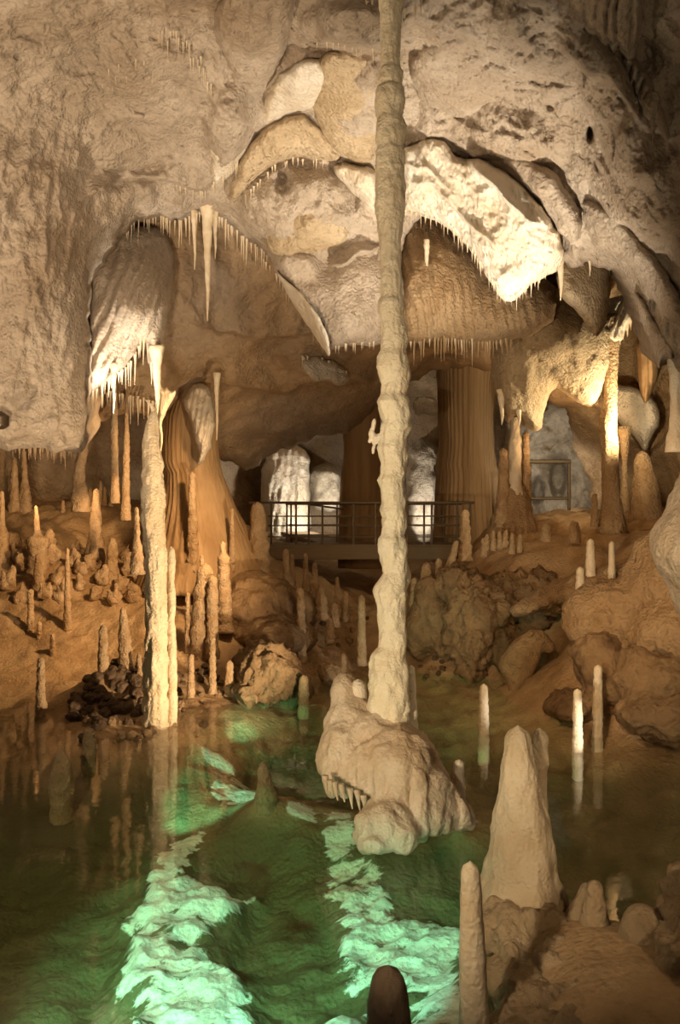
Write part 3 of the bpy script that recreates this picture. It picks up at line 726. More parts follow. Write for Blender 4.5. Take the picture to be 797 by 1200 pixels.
# the flowstone mound it stands on
blobs('flowstone_mound', [(440, 862, 8.35, 46, 34, .42, 0), (412, 850, 8.5, 32, 36, .36, 12), (398, 880, 8.25, 26, 36, .32, 14), (392, 908, 8.05, 13, 26, .16, 10), (408, 906, 8.0, 10, 30, .14, 4), (428, 905, 7.95, 16, 36, .18, -4),
                          (468, 890, 8.05, 46, 40, .42, 28), (446, 912, 7.85, 14, 40, .18, 4), (468, 920, 7.8, 18, 44, .22, 0), (490, 925, 7.8, 18, 44, .22, -14), (508, 925, 7.9, 24, 40, .26, -30), (530, 945, 7.95, 18, 30, .2, -30), (544, 952, 7.95, 9, 22, .12, -20),
                          (452, 962, 7.6, 30, 26, .26, 0), (440, 982, 7.48, 26, 16, .22, 0), (470, 978, 7.5, 18, 24, .18, 0), (492, 955, 7.68, 13, 30, .16, 0), (508, 958, 7.72, 11, 24, .13, 0), (524, 958, 7.78, 11, 20, .13, 0), (430, 965, 7.5, 14, 12, .14, 0),
                          (404, 812, 8.6, 18, 24, .2, 0), (480, 935, 8.2, 40, 50, .4, 0)],
      M['mound'], voxel=.026, noise=((.03, 2.5, .6, 'f'), (.05, 5, .35, 'b'), (.018, 14, .35, 'b')), parent=column, origin=base, smooth=5)
for pl in ([(386, 920), (390, 932)], [(392, 922), (396, 938)], [(400, 925), (404, 940)], [(410, 930), (413, 948)], [(418, 932), (422, 950)], [(426, 938), (430, 958)], [(381, 915), (383, 927)], [(474, 950), (482, 985)]):
    (x0, y0), (x1, y1) = pl
    a, b = at(x0, y0 - 6, 7.75), at(x1, y1, 7.75)
    lathe('drip_fringe', [(*b, .006), (*((a + b) / 2), .018), (*a, .035)], M['mound'], column, seg=10, origin=base, tip=False)
# ragged white helictite growing on the shaft's left side
blobs('helictite', [(438, 498, 8.35, 3, 8, .03, 10), (436, 510, 8.35, 4, 9, .03, -10), (438, 525, 8.35, 2.5, 8, .025, 8), (434, 516, 8.35, 3, 4, .03, 30), (442, 514, 8.33, 5, 6, .04, 0), (446, 512, 8.3, 5, 5, .04, 0)],
      M['stalp'], voxel=.012, noise=((.01, 14, 1, 'f'),), parent=column, origin=base, smooth=2)

rows = [(885, 164, 202), (868, 166, 200), (850, 168, 198), (800, 169, 197), (750, 170, 196), (720, 171, 195), (700, 170, 195), (672, 171, 195), (650, 170, 195), (625, 168, 193), (605, 165, 192), (595, 167, 193), (575, 167, 192), (560, 166, 190), (545, 168, 191), (530, 167, 188), (520, 168, 187),
        (505, 170, 186), (492, 173, 186), (484, 177, 184), (476, 179, 182)]
base = at(184, 850, 12.0)
twin = empty('cave_column', base, 'thick pale pillar on the left rising from brown rubble at the water edge, pointed top', 'column')
lathe('shaft', px_axis(rows, 12.0), M['pillar'], twin, seg=56, bump=.2, nscale=10, crease=.08, csc=5, seed=4.2, origin=base)
a0 = at(180, 482, 12.0); a1 = at(175, 470, 12.0)
lathe('crooked_tip', [(*a0, .035), (*at(177, 474, 12.0), .025), (*at(170, 468, 12.0), .012)], M['stalp'], twin, seg=12, origin=base)
rows = [(880, 192, 214), (850, 195, 208), (800, 196, 207.5), (760, 196, 207), (735, 195, 206), (726, 196, 204), (715, 197, 206), (695, 196, 206), (685, 197, 204), (660, 196, 206), (648, 196.5, 205), (640, 198, 203)]
base = at(202, 850, 12.05)
o = lathe('stalagmite', [(x - base[0], y - base[1], z - base[2], r) for x, y, z, r in px_axis(rows, 12.05)], M['pillar'], seg=30, bump=.12, nscale=7, crease=.12, csc=4, seed=6.6)
o.location = Vector(base)
tag(o, 'tall thin pale stalagmite pressed against the right side of the thick left pillar', 'stalagmite', 'tall stalagmites at the left shore')

# big cone of flowstone behind
base = at(235, 655, 18.6)
rows = [(690, 158, 322), (655, 176, 304), (620, 186, 286), (580, 192, 270), (556, 194, 260), (545, 188, 257), (520, 188, 255), (490, 192, 254), (470, 200, 250), (455, 210, 246), (440, 214, 244), (400, 212, 246)]
cone = empty('flowstone_cone', base, 'broad brown fluted flowstone cone on the left bank, draped in white at its top', 'flowstone')
lathe('cone_body', px_axis(rows, 18.6), M['flute'], cone, seg=120, bump=.05, nscale=5, crease=.03, flute=(.07, 46), seed=2.7, tip=False, origin=base)

def pillar(label, rows, d, mat, name='cave_column', cat='column', group=None, **k):
    b = at((rows[0][1] + rows[0][2]) / 2, rows[0][0], d)
    o = lathe(name, [(x - b[0], y - b[1], z - b[2], r) for x, y, z, r in px_axis(rows, d)], M[mat], **k)
    o.location = Vector(b)
    return tag(o, label, cat, group)
pillar('massive dark brown column standing behind the walkway at centre', [(665, 396, 455), (590, 399, 450), (540, 402, 447), (500, 404, 445), (450, 410, 444), (410, 406, 448), (380, 398, 456)], 23.5, 'flute', seg=80, bump=.06, nscale=5, crease=.02, flute=(.05, 30), seed=3.1, tip=False)
pillar('wide fluted brown column right of the walkway, ribbed like organ pipes', [(660, 508, 590), (590, 512, 584), (555, 514, 582), (548, 512, 580), (520, 516, 578), (450, 514, 580), (400, 510, 586)], 24.0, 'flute', seg=140, bump=.04, nscale=4, crease=.02, flute=(.12, 44), seed=8.1, tip=False)
pillar('ochre pillar with a glowing right edge under the white ragged drapery', [(625, 700, 736), (600, 704, 730), (580, 706, 726), (520, 705, 724), (500, 702, 722), (470, 708, 723), (420, 708, 724), (395, 706, 726), (370, 704, 730)], 16.3, 'ochre', seg=50, bump=.12, nscale=8, crease=.06, seed=5.5, tip=False)
pillar('slim pale column dropping from the right ceiling rim onto the sloping boulder', [(530, 780, 804), (500, 785, 800), (470, 786, 798), (440, 784, 798), (415, 783, 800), (390, 780, 806)], 10.9, 'stalp', seg=36, bump=.12, nscale=7, crease=.1, seed=7.5, tip=False)
pillar('thin brown column under the fringed drapery, left of the twin pillars', [(590, 128, 141), (560, 130, 139), (510, 130, 138), (470, 130.5, 137.5), (440, 131, 137)], 17.2, 'stal', seg=24, bump=.1, seed=2.2, tip=False)
pillar('thin two-tone column, white above and brown below, left of the thick pillar', [(610, 141, 153), (560, 143, 152), (520, 144.5, 152), (500, 146, 151), (470, 146.5, 151), (445, 147, 151)], 17.5, 'stal', seg=24, bump=.12, seed=2.9, tip=False)
pillar('ochre knobbed column under the hanging left wall fringe', [(600, 84, 106), (585, 83, 105), (565, 85, 100), (545, 88, 99), (530, 91, 103), (500, 92, 104)], 17.5, 'stal', seg=30, bump=.14, seed=9.9, tip=False)
pillar('slim brown column standing in the opening right of the lit pillar', [(600, 726, 738), (570, 728, 736), (545, 729, 735), (520, 727, 737), (500, 724, 740)], 18.6, 'ochre', seg=24, bump=.12, seed=3.7, tip=False)
pillar('squat brown domed stalagmite at the foot of the cream wall wedge', [(615, 738, 778), (590, 740, 774), (560, 742, 768), (540, 744, 762), (528, 748, 758)], 18.2, 'ochre', name='stalagmite', cat='stalagmite', seg=44, bump=.08, flute=(.05, 16), seed=3.9)
# ------------------------------------------------------------------ stalagmites
_sd = [0.0]
def stal(label, tx, ty, bx, by, wt, wb, mat='stal', d=None, group=None, mid=None, bump=.2, crease=.16, seg=24, sink=.18, name='stalagmite', cat='stalagmite', parts=None):
    """tip (tx, ty), foot (bx, by), widths in pixels; the foot stands on the ground found under that pixel"""
    if d is None: d = ground_hit(bx, by)
    _sd[0] += 1.37
    b = at(bx, by, d); t = at(tx, ty, d)
    r0 = wb / 2 * d / F; r1 = wt / 2 * d / F
    ax = []
    pts = [(0, 1.0)] + (mid or []) + [(1, r1 / r0)]
    for q, k in pts:
        p = b + (t - b) * q
        ax.append((p[0] - b[0], p[1] - b[1], p[2] - b[2], r0 * k))
    ax.insert(0, (0, 0, -sink, r0 * 1.12))
    o = lathe(name, ax, M[mat], seg=seg, bump=bump, crease=crease, seed=_sd[0], nscale=9)
    o.location = Vector(b)
    return tag(o, label, cat, group)

GL = 'stalagmites on the left bank'
stal('rough ochre stalagmite at the far left edge under the hanging wall', 2, 512, 2, 592, 8, 14, group=GL)
stal('tall ochre stalagmite almost touching the left hanging wall fringe', 28, 526, 30, 597, 5, 14, group=GL, mid=[(.4, .7), (.45, .5)])
stal('dull broad stalagmite just left of the one nearly touching the fringe', 17, 536, 17, 598, 4, 14, group=GL)
stal('bright-tipped stalagmite on a wide ochre cone at the far left edge', 2, 575, 3, 652, 5, 26, 'stal', group=GL, mid=[(.35, .55), (.45, .3)])
stal('thin cream-tipped stalagmite rising from a broad ochre stump', 42, 592, 45, 668, 3, 26, group=GL, mid=[(.5, .85), (.55, .35)])
stal('small pointed stalagmite in front of the cream-tipped one', 44, 649, 46, 692, 5, 15, group=GL)
stal('knobbly club-shaped stalagmite in the middle of the left bank', 113, 572, 112, 662, 6, 26, group=GL, mid=[(.3, .7), (.5, .5), (.55, .62), (.75, .4)], bump=.2)
stal('white-topped bulging stalagmite beside the thick left pillar', 132, 630, 131, 676, 9, 17, group=GL, mid=[(.5, .6), (.55, .8)], bump=.22)
stal('thin dark orange stalagmite standing alone among the ochre lumps', 79, 642, 79, 738, 4, 9, group=GL)
stal('slim orange stalagmite left of the thin dark one', 36, 690, 36, 742, 6, 8, group=GL)
stal('short orange peg beside the shore terrace', 46, 728, 46, 746, 5, 6, group=GL)
stal('short brown peg on the shore terrace, right of the orange peg', 62, 742, 62, 768, 5, 7, group=GL)
stal('flat-topped orange stalagmite near the left shore', 121, 732, 121, 792, 9, 13, group=GL)
stal('leaning orange stalagmite left of the thick pillar foot', 144, 712, 148, 786, 6, 17, group=GL, mid=[(.5, .8)])
stal('brown stalagmite standing in the shallow water at the left', 48, 770, 48, 838, 8, 12, group=GL, d=12.6)
stal('knobbly low stalagmite hugging the left side of the thick pillar', 160, 594, 161, 660, 4, 16, group=GL, d=13.5, bump=.22, mid=[(.4, .5)])
stal('small peg close to the left side of the thick pillar foot', 163, 766, 164, 792, 5, 6, group=GL, d=13.4)
stal('tall slender ochre stalagmite in front of the fluted cone', 225, 553, 226, 660, 7, 13, group=GL, d=17.4, mid=[(.45, .85), (.5, .75)])
stal('thin stalagmite at the right edge of the fluted cone', 272, 595, 272, 660, 4, 7, group=GL, d=17.6)
stal('stout lumpy stalagmite with a pale broken top', 241, 660, 234, 775, 15, 25, group=GL, d=15.0, bump=.12, mid=[(.6, .95), (.85, .85)])
stal('dark side stalagmite leaning on the stout lumpy one', 249, 674, 249, 760, 11, 15, group=GL, d=14.8)
stal('ribbed tall stalagmite right of the stout lumpy one', 261, 634, 264, 730, 6, 17, group=GL, d=15.6, mid=[(.4, .9), (.8, .8), (.85, .4)])
stal('thin stalagmite just left of the stout lumpy one', 220, 694, 221, 765, 5, 9, group=GL, d=15)
stal('slim pale peg standing in the rubble right of the twin pillars', 249, 746, 249, 800, 7, 9, group=GL, d=13.6)
stal('small pale peg close beside the thin right twin pillar', 224, 766, 224, 804, 6, 8, group=GL, d=13.2)
stal('thick ochre stalagmite at the left end of the walkway', 302, 588, 305, 668, 14, 24, group=GL, d=18.4, mid=[(.5, .85)])
stal('slender stalagmite standing high on the flowstone behind the ribbed one', 236, 650, 238, 680, 4, 8, group=GL, d=16)
for k, (x, y0, y1, w) in enumerate([(56, 558, 581, 3), (64, 557, 583, 3), (74, 586, 601, 4), (123, 570, 592, 4), (118, 563, 590, 4), (68, 566, 584, 3), (147, 552, 600, 5), (106, 572, 590, 5), (130, 575, 592, 4)]):
    stal('small distant stalagmite on the shadowed floor under the left wall', x, y0, x, y1, w * .7, w * 1.4, group='small stalagmites under the left wall', seg=12)
GM = 'stalagmites on the middle bank'
stal('short stalagmite standing just below the walkway fascia, left end', 335, 643, 336, 682, 6, 10, group=GM, d=17.6)
stal('stubby twin at the right of the stalagmite below the walkway', 342, 649, 343, 684, 4, 8, group=GM, d=17.6)
stal('pointed stalagmite below the walkway, tallest of its cluster', 358, 648, 359, 694, 4, 10, group=GM, d=17.5, mid=[(.5, .6)])
stal('stump right of the pointed stalagmite below the walkway', 369, 659, 369, 698, 4, 11, group=GM, d=17.4, bump=.2)
stal('lumpy low stalagmite on the slope right of the walkway cluster', 376, 684, 377, 716, 6, 15, group=GM, d=17.0, bump=.2)
stal('small conical stalagmite in the shade left of the tall column', 395, 676, 396, 712, 4, 9, group=GM, d=17.6)
stal('short blunt stalagmite touching the small conical one', 405, 693, 405, 718, 6, 8, group=GM, d=17.4)
stal('dark blunt stump left of the short blunt stalagmite', 392, 706, 393, 724, 7, 10, group=GM, d=17)
stal('straight orange stalagmite on the middle bank above the dark hollow', 352, 688, 354, 766, 8, 11, group=GM, d=15.7)
stal('smooth straight stalagmite standing alone left of the tall column', 424, 697, 424, 768, 8, 11, group=GM, d=15.4, bump=.06)
stal('rounded pale nub alone on the dark slope left of the tall column', 387, 724, 387, 742, 6, 10, group=GM, d=16.4)
stal('little round nub behind the mound by the shore', 403, 766, 403, 792, 7, 10, group=GM, d=14.9)
stal('smooth tan peg at the turquoise patch of the middle shore', 356, 791, 356, 828, 11, 13, group=GM, d=13.3, bump=.05)
stal('grey peg beside the dark hollow of the middle shore', 269, 774, 269, 802, 8, 11, group=GM, d=13.6)
GR = 'stalagmites on the right bank'
stal('tall bright knobbly stalagmite left of the gate', 604, 474, 603, 606, 5, 21, 'stalp', group=GR, d=18.6, mid=[(.3, .8), (.55, .62), (.6, .75), (.8, .45)])
stal('shorter stalagmite joined to the left of the tall bright one', 590, 525, 590, 608, 8, 19, group=GR, d=18.5, mid=[(.5, .7)])
stal('dull thin stalagmite between the tall bright one and the gate', 616, 505, 617, 604, 7, 13, group=GR, d=18.9, mid=[(.5, .8)])
stal('broad ochre cone carrying the trio of stalagmites left of the gate', 602, 560, 600, 660, 16, 88, 'ochre', group=GR, d=18.7, bump=.14, crease=.06, seg=50, mid=[(.35, .7), (.7, .42)])
stal('knobbly stalagmite at the right end of the walkway rail', 545, 597, 545, 648, 9, 15, group=GR, d=18.2, bump=.2)
stal('leaning stalagmite under the right end of the walkway', 535, 633, 524, 680, 5, 15, group=GR, d=17.6)
stal('pale blunt stalagmite in front of the dark gap under the walkway', 500, 659, 499, 700, 10, 15, group=GR, d=17)
stal('brown stalagmite between the pale blunt one and the leaning one', 514, 654, 514, 700, 6, 12, group=GR, d=17.2)
stal('brown stub at the right flank of the tall column', 486, 676, 486, 706, 7, 12, group=GR, d=17)
for k, (x, y0) in enumerate([(571, 626), (578, 621), (585, 622), (593, 621), (600, 624), (566, 630), (610, 626)]):
    stal('tiny pale nub in the row below the trio of stalagmites', x, y0, x + (k % 3) - 1, y0 + 9 + (k * 5) % 7, 3.5, 7, group='row of tiny pale nubs', d=17.2, seg=12)
stal('pale smooth stalagmite on the right terrace, taller of the close pair', 692, 631, 692, 680, 8, 13, 'stalp', group=GR, d=13.8, bump=.06)
stal('low pale stump touching the taller pair member on the right terrace', 680, 664, 680, 690, 8, 11, 'stalp', group=GR, d=13.7, bump=.06)
stal('slim pale stalagmite alone on the right terrace', 717, 634, 717, 678, 6, 9, 'stalp', group=GR, d=13.6, bump=.06)
stal('small ochre stalagmite left of the lit pillar foot', 697, 578, 697, 606, 5, 8, group=GR, d=16.0)
stal('small rounded ochre lump on the terrace in front of the gate', 640, 612, 640, 628, 8, 14, group=GR, d=17.5)
stal('pale rounded lump on the terrace left of the lit pillar', 673, 610, 673, 626, 8, 13, group=GR, d=16.8)
GW = 'stalagmites standing in the lake'
stal('slender white stalagmite in the right of the lake, brightly lit, turquoise at its waterline', 677, 807, 677, 884, 10, 13, 'stalp', group=GW, d=10.7, bump=.06, sink=1.0, seg=28)
stal('slender tan stalagmite in the lake right of the bright white one', 701, 779, 700, 870, 9, 13, 'stalp', group=GW, d=11.4, bump=.06, sink=1.0, seg=28)
stal('small tan stalagmite in the lake between the mound and the white one', 567, 801, 567, 862, 9, 13, 'stalp', group=GW, d=11.6, bump=.06, sink=1.0, seg=28)
stal('little rounded stalagmite at the right flank of the flowstone mound', 538, 890, 537, 940, 12, 17, 'stalp', group=GW, d=8.15, bump=.08, sink=.25, seg=26)
stal('thin stalagmite clinging to the right foot of the tall column shaft', 482, 779, 484, 862, 8, 13, 'stalp', group=GW, d=8.35, bump=.08, seg=26)
stal('flat-topped tan stump on the back of the flowstone mound', 401, 792, 401, 832, 20, 21, 'stalp', group=GW, d=8.6, bump=.06, crease=.05, seg=30)
stal('round-topped tan stump on the mound, right of the flat-topped one', 420, 796, 420, 836, 19, 21, 'stalp', group=GW, d=8.5, bump=.05, crease=.04, seg=30)
stal('brown knob standing in brown shallow water before the rubble', 104, 852, 104, 890, 12, 17, group=GW, d=10.6, sink=1.0)
stal('low drowned brown stump in the lake near the left edge', 71, 878, 72, 910, 14, 26, group=GW, d=10, sink=1.0)
stal('small brown cone half drowned beside the turquoise patches', 308, 892, 312, 934, 7, 26, 'ochre', group=GW, d=9.4, bump=.16, sink=1.0, seg=26)
# foreground
stal('large cream cone-shaped stalagmite at the lower right', 607, 850, 612, 1072, 20, 104, 'cone', d=6.5, bump=.12, crease=.08, seg=72, sink=.35, mid=[(.08, 1.0), (.16, .95), (.21, .80), (.35, .72), (.46, .66), (.52, .62), (.60, .50), (.64, .47), (.8, .38), (.93, .27)], group='foreground stalagmites')
stal('thick cream side stalagmite behind the shoulder of the large cone', 632, 853, 631, 1010, 17, 26, 'cone', d=6.75, bump=.08, seg=36, group='foreground stalagmites', mid=[(.5, .72), (.85, .85)])
stal('pale finger-like stalagmite in front of the large cone, standing upright', 551, 1009, 556, 1200, 20, 36, 'cone', d=5.0, bump=.05, crease=.04, seg=44, sink=.5, group='foreground stalagmites', mid=[(.1, .92), (.4, .86), (.75, .72)])
stal('dark brown rounded stub at the bottom edge of the view', 455, 1131, 455, 1230, 34, 58, 'dark', d=4.5, bump=.06, crease=.03, seg=44, sink=.9, group='foreground stalagmites', mid=[(.4, .9)])
stal('small brown cone on the shelf right of the large stalagmite', 697, 1031, 697, 1104, 14, 40, 'shelf', d=6.0, bump=.08, seg=36, group='foreground stalagmites')
stal('low brown hump left of the small brown cone on the shelf', 687, 1034, 672, 1100, 8, 44, 'shelf', d=6.15, bump=.08, seg=36, group='foreground stalagmites')
stal('flat-topped brown stump at the right of the shelf', 752, 1060, 756, 1130, 44, 62, 'shelf', d=5.7, bump=.08, crease=.04, seg=44, group='foreground stalagmites')

# ------------------------------------------------------------------ boulders and outcrops
NR = ((.16, 1.2, .8, 'f'), (.10, 3.0, .8, 'b'), (.02, 11, 1, 'f'))
def boulder(name, label, ells, mat, cat='rock', voxel=.06, noise=NR, group=None, smooth=5):
    o = blobs(name, ells, M[mat], voxel=voxel, noise=noise, smooth=smooth)
    return tag(o, label, cat, group)
boulder('sloping_boulder', 'big pale sloping boulder against the right edge of the view',
        [(846, 610, 10.9, 56, 128, .9, 13), (824, 640, 10.8, 56, 60, .8, 14), (796, 640, 10.8, 32, 34, .5, 30), (870, 720, 11.0, 70, 90, 1.0, 0), (860, 540, 10.9, 50, 60, .8, 10)], 'pale', 'boulder', .06, ((.12, 1, .8, 'f'), (.05, 3, .6, 'b')))
boulder('rounded_outcrop', 'smooth pale rounded outcrop above the water at the right edge',
        [(735, 712, 12.6, 62, 34, .8, 8), (700, 728, 12.5, 40, 34, .6, 0), (780, 690, 12.2, 50, 40, .9, 10), (790, 740, 11.8, 60, 46, .8, 0), (725, 760, 12.3, 40, 30, .5, 0), (790, 655, 12.0, 40, 30, .7, 12)], 'ochre', 'outcrop', .05,
        ((.16, 1.2, .8, 'f'), (.12, 2.6, .8, 'b'), (.02, 11, 1, 'f')))
boulder('shadowed_outcrop', 'brown crumbling rock under the rounded outcrop at the right shore',
        [(770, 800, 11.6, 60, 44, .6, 0), (720, 800, 11.9, 34, 40, .4, 10), (700, 770, 12.2, 28, 40, .4, 0), (790, 840, 11.1, 70, 28, .7, 0), (676, 826, 12.2, 34, 14, .5, -8)], 'cliff', 'outcrop', .05,
        ((.16, 1.4, .8, 'f'), (.16, 2.6, .7, 'b'), (.04, 8, 1, 'b')))
boulder('rock_ridge', 'long smooth ridge of ochre rock along the top of the right bank cliff',
        [(640, 702, 14.8, 46, 11, .5, -22), (690, 684, 14.2, 50, 14, .6, -20), (660, 700, 15, 40, 16, .6, -15)], 'ochre', 'rock', .05)
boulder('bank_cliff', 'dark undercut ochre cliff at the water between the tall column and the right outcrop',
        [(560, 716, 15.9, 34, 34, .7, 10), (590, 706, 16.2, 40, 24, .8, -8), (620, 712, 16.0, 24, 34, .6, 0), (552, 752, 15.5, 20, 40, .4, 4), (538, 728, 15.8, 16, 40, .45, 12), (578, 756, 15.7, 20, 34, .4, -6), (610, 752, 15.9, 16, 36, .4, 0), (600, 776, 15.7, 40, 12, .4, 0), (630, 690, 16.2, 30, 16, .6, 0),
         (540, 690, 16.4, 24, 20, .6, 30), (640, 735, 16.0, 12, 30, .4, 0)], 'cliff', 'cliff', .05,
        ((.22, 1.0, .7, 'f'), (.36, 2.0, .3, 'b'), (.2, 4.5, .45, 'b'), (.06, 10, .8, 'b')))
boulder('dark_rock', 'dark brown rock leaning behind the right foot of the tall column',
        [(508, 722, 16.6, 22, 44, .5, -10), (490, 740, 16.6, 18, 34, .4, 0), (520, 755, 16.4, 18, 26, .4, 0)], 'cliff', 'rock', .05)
boulder('hanging_block', 'pointed ochre block of rock propped before the dark hollow of the right bank',
        [(612, 772, 14.2, 20, 28, .3, 20), (628, 752, 14.2, 14, 14, .22, 0), (604, 796, 14.1, 9, 20, .18, 6), (640, 757, 14.2, 10, 8, .16, 0), (598, 780, 14.2, 12, 16, .2, 0)], 'ochre', 'rock', .04, ((.06, 2.5, .8, 'f'), (.04, 6, .8, 'b')))
boulder('shore_boulder', 'brown rounded boulder beside the dark hollow on the middle shore',
        [(312, 792, 13.7, 32, 34, .5, 0), (338, 804, 13.9, 20, 18, .4, 0), (296, 812, 13.5, 24, 14, .4, 0), (285, 790, 13.8, 14, 20, .3, 0)], 'cliff', 'boulder', .04, ((.16, 1.4, .8, 'f'), (.25, 2.6, .5, 'b'), (.08, 8, .7, 'b')))
boulder('bank_hump', 'large smooth ochre hump of the middle bank below the walkway',
        [(300, 712, 16.9, 50, 40, 1.0, 0), (320, 745, 16.1, 50, 26, .8, 0), (270, 730, 16.3, 30, 30, .6, 0), (345, 715, 17.3, 30, 24, .7, 0)], 'cliff', 'rock', .06)
boulder('shore_slab', 'pale wet slab of rock at the middle shore just left of the tall column', [(388, 790, 14.9, 15, 12, .3, 30)], 'ochre', 'rock', .035)
rg = random.Random(4)
# lumpy stalagmite bosses crowding the left bank
bank = [(12, 640, 26), (30, 668, 22), (8, 690, 20), (60, 660, 16), (66, 682, 15), (84, 662, 14), (96, 672, 14), (108, 668, 20), (120, 684, 18), (94, 690, 14), (140, 690, 16), (150, 672, 16), (52, 700, 15), (112, 702, 13), (134, 708, 14), (24, 706, 16), (70, 704, 12), (156, 704, 14), (163, 684, 12), (88, 646, 11), (124, 655, 11), (100, 650, 10), (145, 655, 12), (60, 640, 12), (20, 655, 14)]
for k, (x, y, w) in enumerate(bank):
    d = ground_hit(x, y) - .05
    h = w * rg.uniform(.6, 1.1)
    E = [(x, y - h * .3, d, w * .5, h * .6, w * .5 * d / F, 0)]
    h *= 1.35
    for q in range(rg.randint(3, 6)):
        ww = w * rg.uniform(.14, .26); hh = h * rg.uniform(.5, 1.0)
        E.append((x + rg.uniform(-.5, .5) * w, y - hh * rg.uniform(.5, 1.1), d + rg.uniform(-.4, .3) * w * d / F, ww, hh * .55, ww * d / F, rg.uniform(-6, 6)))
    o = blobs('flowstone_boss', E, M['stal'], voxel=.045, noise=((.07, 3, .8, 'f'), (.07, 6, .8, 'b'), (.02, 14, 1, 'b')), smooth=2)
    tag(o, 'lumpy ochre boss of small grown-together stalagmites crowding the left bank', 'flowstone', 'lumpy bosses on the left bank')
# rubble
rub_mesh = []
for v in range(6):
    o = blobs('rubble_stone', [(CX, CY, 10, 10, 7, .08, rg.uniform(0, 90)), (CX + rg.uniform(-5, 5), CY + rg.uniform(-4, 4), 10, 7, 7, .08, 0), (CX + rg.uniform(-6, 6), CY + rg.uniform(-3, 3), 10, 6, 5, .06, 0)],
              M['dark'], voxel=.016, noise=((.03, 8, 1, 'f'), (.02, 14, 1, 'b')), origin=(0, 10, 3), smooth=2)
    rub_mesh.append(o.data); bpy.data.objects.remove(o)
pale_mesh = []
for me in rub_mesh:
    m2 = me.copy(); m2.materials.clear(); m2.materials.append(M['ochre']); pale_mesh.append(m2)
def stone(px, py, size, label, group, pale=False, d=None):
    d = d or ground_hit(px, py)
    p = at(px, py, d)
    o = bpy.data.objects.new('rubble_stone', rg.choice(pale_mesh if pale else rub_mesh))
    COL.objects.link(o)
    zg = float(height(p[0], p[1]))
    s = size * d / F / .2
    o.location = (p[0], p[1], max(zg, p[2] - .05) + .03 * s)
    o.rotation_euler = (rg.uniform(-.4, .4), rg.uniform(-.4, .4), rg.uniform(0, 6.3))
    o.scale = (s, s, s * rg.uniform(.7, 1))
    tag(o, label, 'stone', group)
def tri_y(x):   # top of the heap
    return np.interp(x, [76, 95, 112, 130, 150, 170], [835, 806, 790, 781, 779, 782])
n = 0
while n < 95:
    x = rg.uniform(76, 172); y = rg.uniform(776, 850)
    if y < tri_y(x) or y > 852 - abs(x - 130) * .15: continue
    stone(x, y, rg.uniform(9, 19), 'dark angular stone in the heap left of the thick pillar', 'dark stones in the heap left of the thick pillar'); n += 1
for k in range(40):
    x = rg.uniform(205, 300); y = rg.uniform(790, 838) - (x - 205) * .22
    stone(x, y, rg.uniform(5, 12), 'stone in the scree right of the twin pillars', 'scree stones right of the twin pillars', pale=rg.random() < .35)
for k in range(26):
    x = rg.uniform(84, 240); y = rg.uniform(848, 872)
    stone(x, y, rg.uniform(8, 17), 'brown wet stone along the waterline of the left shoal', 'wet stones along the left waterline', pale=rg.random() < .75)
for k in range(16):
    x = rg.uniform(360, 432); y = rg.uniform(722, 790)
    stone(x, y, rg.uniform(4, 10), 'small stone on the dark slope left of the tall column', 'stones on the dark slope left of the tall column', pale=rg.random() < .5)
for k in range(26):
    x = rg.uniform(480, 560); y = rg.uniform(770, 800)
    stone(x, y, rg.uniform(4, 10), 'small stone at the foot of the right bank cliff', 'stones at the foot of the right bank cliff', pale=rg.random() < .5)

# wet shelf in the right foreground, with dark holes between its swellings
boulder('foreground_shelf', 'wet brown flowstone shelf filling the lower right corner',
        [(612, 1085, 6.3, 60, 36, .45, 0), (660, 1130, 5.8, 50, 24, .3, 0), (720, 1125, 5.8, 50, 26, .4, 0), (640, 1190, 5.3, 60, 34, .4, 0), (740, 1200, 5.3, 80, 40, .5, 0), (790, 1120, 5.7, 40, 40, .5, 0), (812, 1080, 5.6, 26, 60, .4, 0),
         (690, 1240, 4.9, 140, 40, .5, 0), (600, 1150, 5.7, 30, 28, .3, 0), (830, 1180, 5.2, 60, 80, .6, 0)], 'shelf', 'flowstone', .03, ((.07, 1.6, 1, 'f'), (.13, 3.4, 1, 'b'), (.05, 7, 1, 'b'), (.012, 16, 1, 'f')), smooth=5)

# ------------------------------------------------------------------ walkway and gate
def beam(V, Fs, a, b, w, h):
    a = np.array(a, float); b = np.array(b, float)
    d = (b - a) / np.linalg.norm(b - a)
    up = np.array([0, 0, 1.0]) if abs(d[2]) < .9 else np.array([0, 1.0, 0])
    s = np.cross(d, up); s /= np.linalg.norm(s); u = np.cross(s, d)
    n = len(V)
    for p in (a, b):
        for i, j in ((-1, -1), (1, -1), (1, 1), (-1, 1)):
            V.append(p + s * w / 2 * i + u * h / 2 * j)
    for k in range(4):
        Fs.append((n + k, n + (k + 1) % 4, n + 4 + (k + 1) % 4, n + 4 + k))
    Fs.append((n + 3, n + 2, n + 1, n)); Fs.append((n + 4, n + 5, n + 6, n + 7))
def bar(name, segs, mat, parent, w, h=None):
    V, Fs = [], []
    o0 = np.array(parent.location)
    for a, b in segs: beam(V, Fs, np.array(a) - o0, np.array(b) - o0, w, h or w)
    me = mesh_np(name, V, Fs, smooth=False)
    o = link(name, me, M[mat], parent)
    bv = o.modifiers.new('bevel', 'BEVEL'); bv.width = min(w, h or w) * .2; bv.segments = 2
    return o
DB = 20.5
zd = at(0, 638, DB)[2]
X = lambda px: (px - CX) / F * DB
zt = at(0, 589, DB)[2]
walk = empty('walkway', (X(430), DB, zd), 'metal footbridge with railings crossing behind the tall column', 'walkway')
x0, x1 = X(314), X(552)
bar('deck', [((x0, DB + .75, zd - .06), (x1, DB + .75, zd - .06))], 'deck', walk, 1.6, .12)
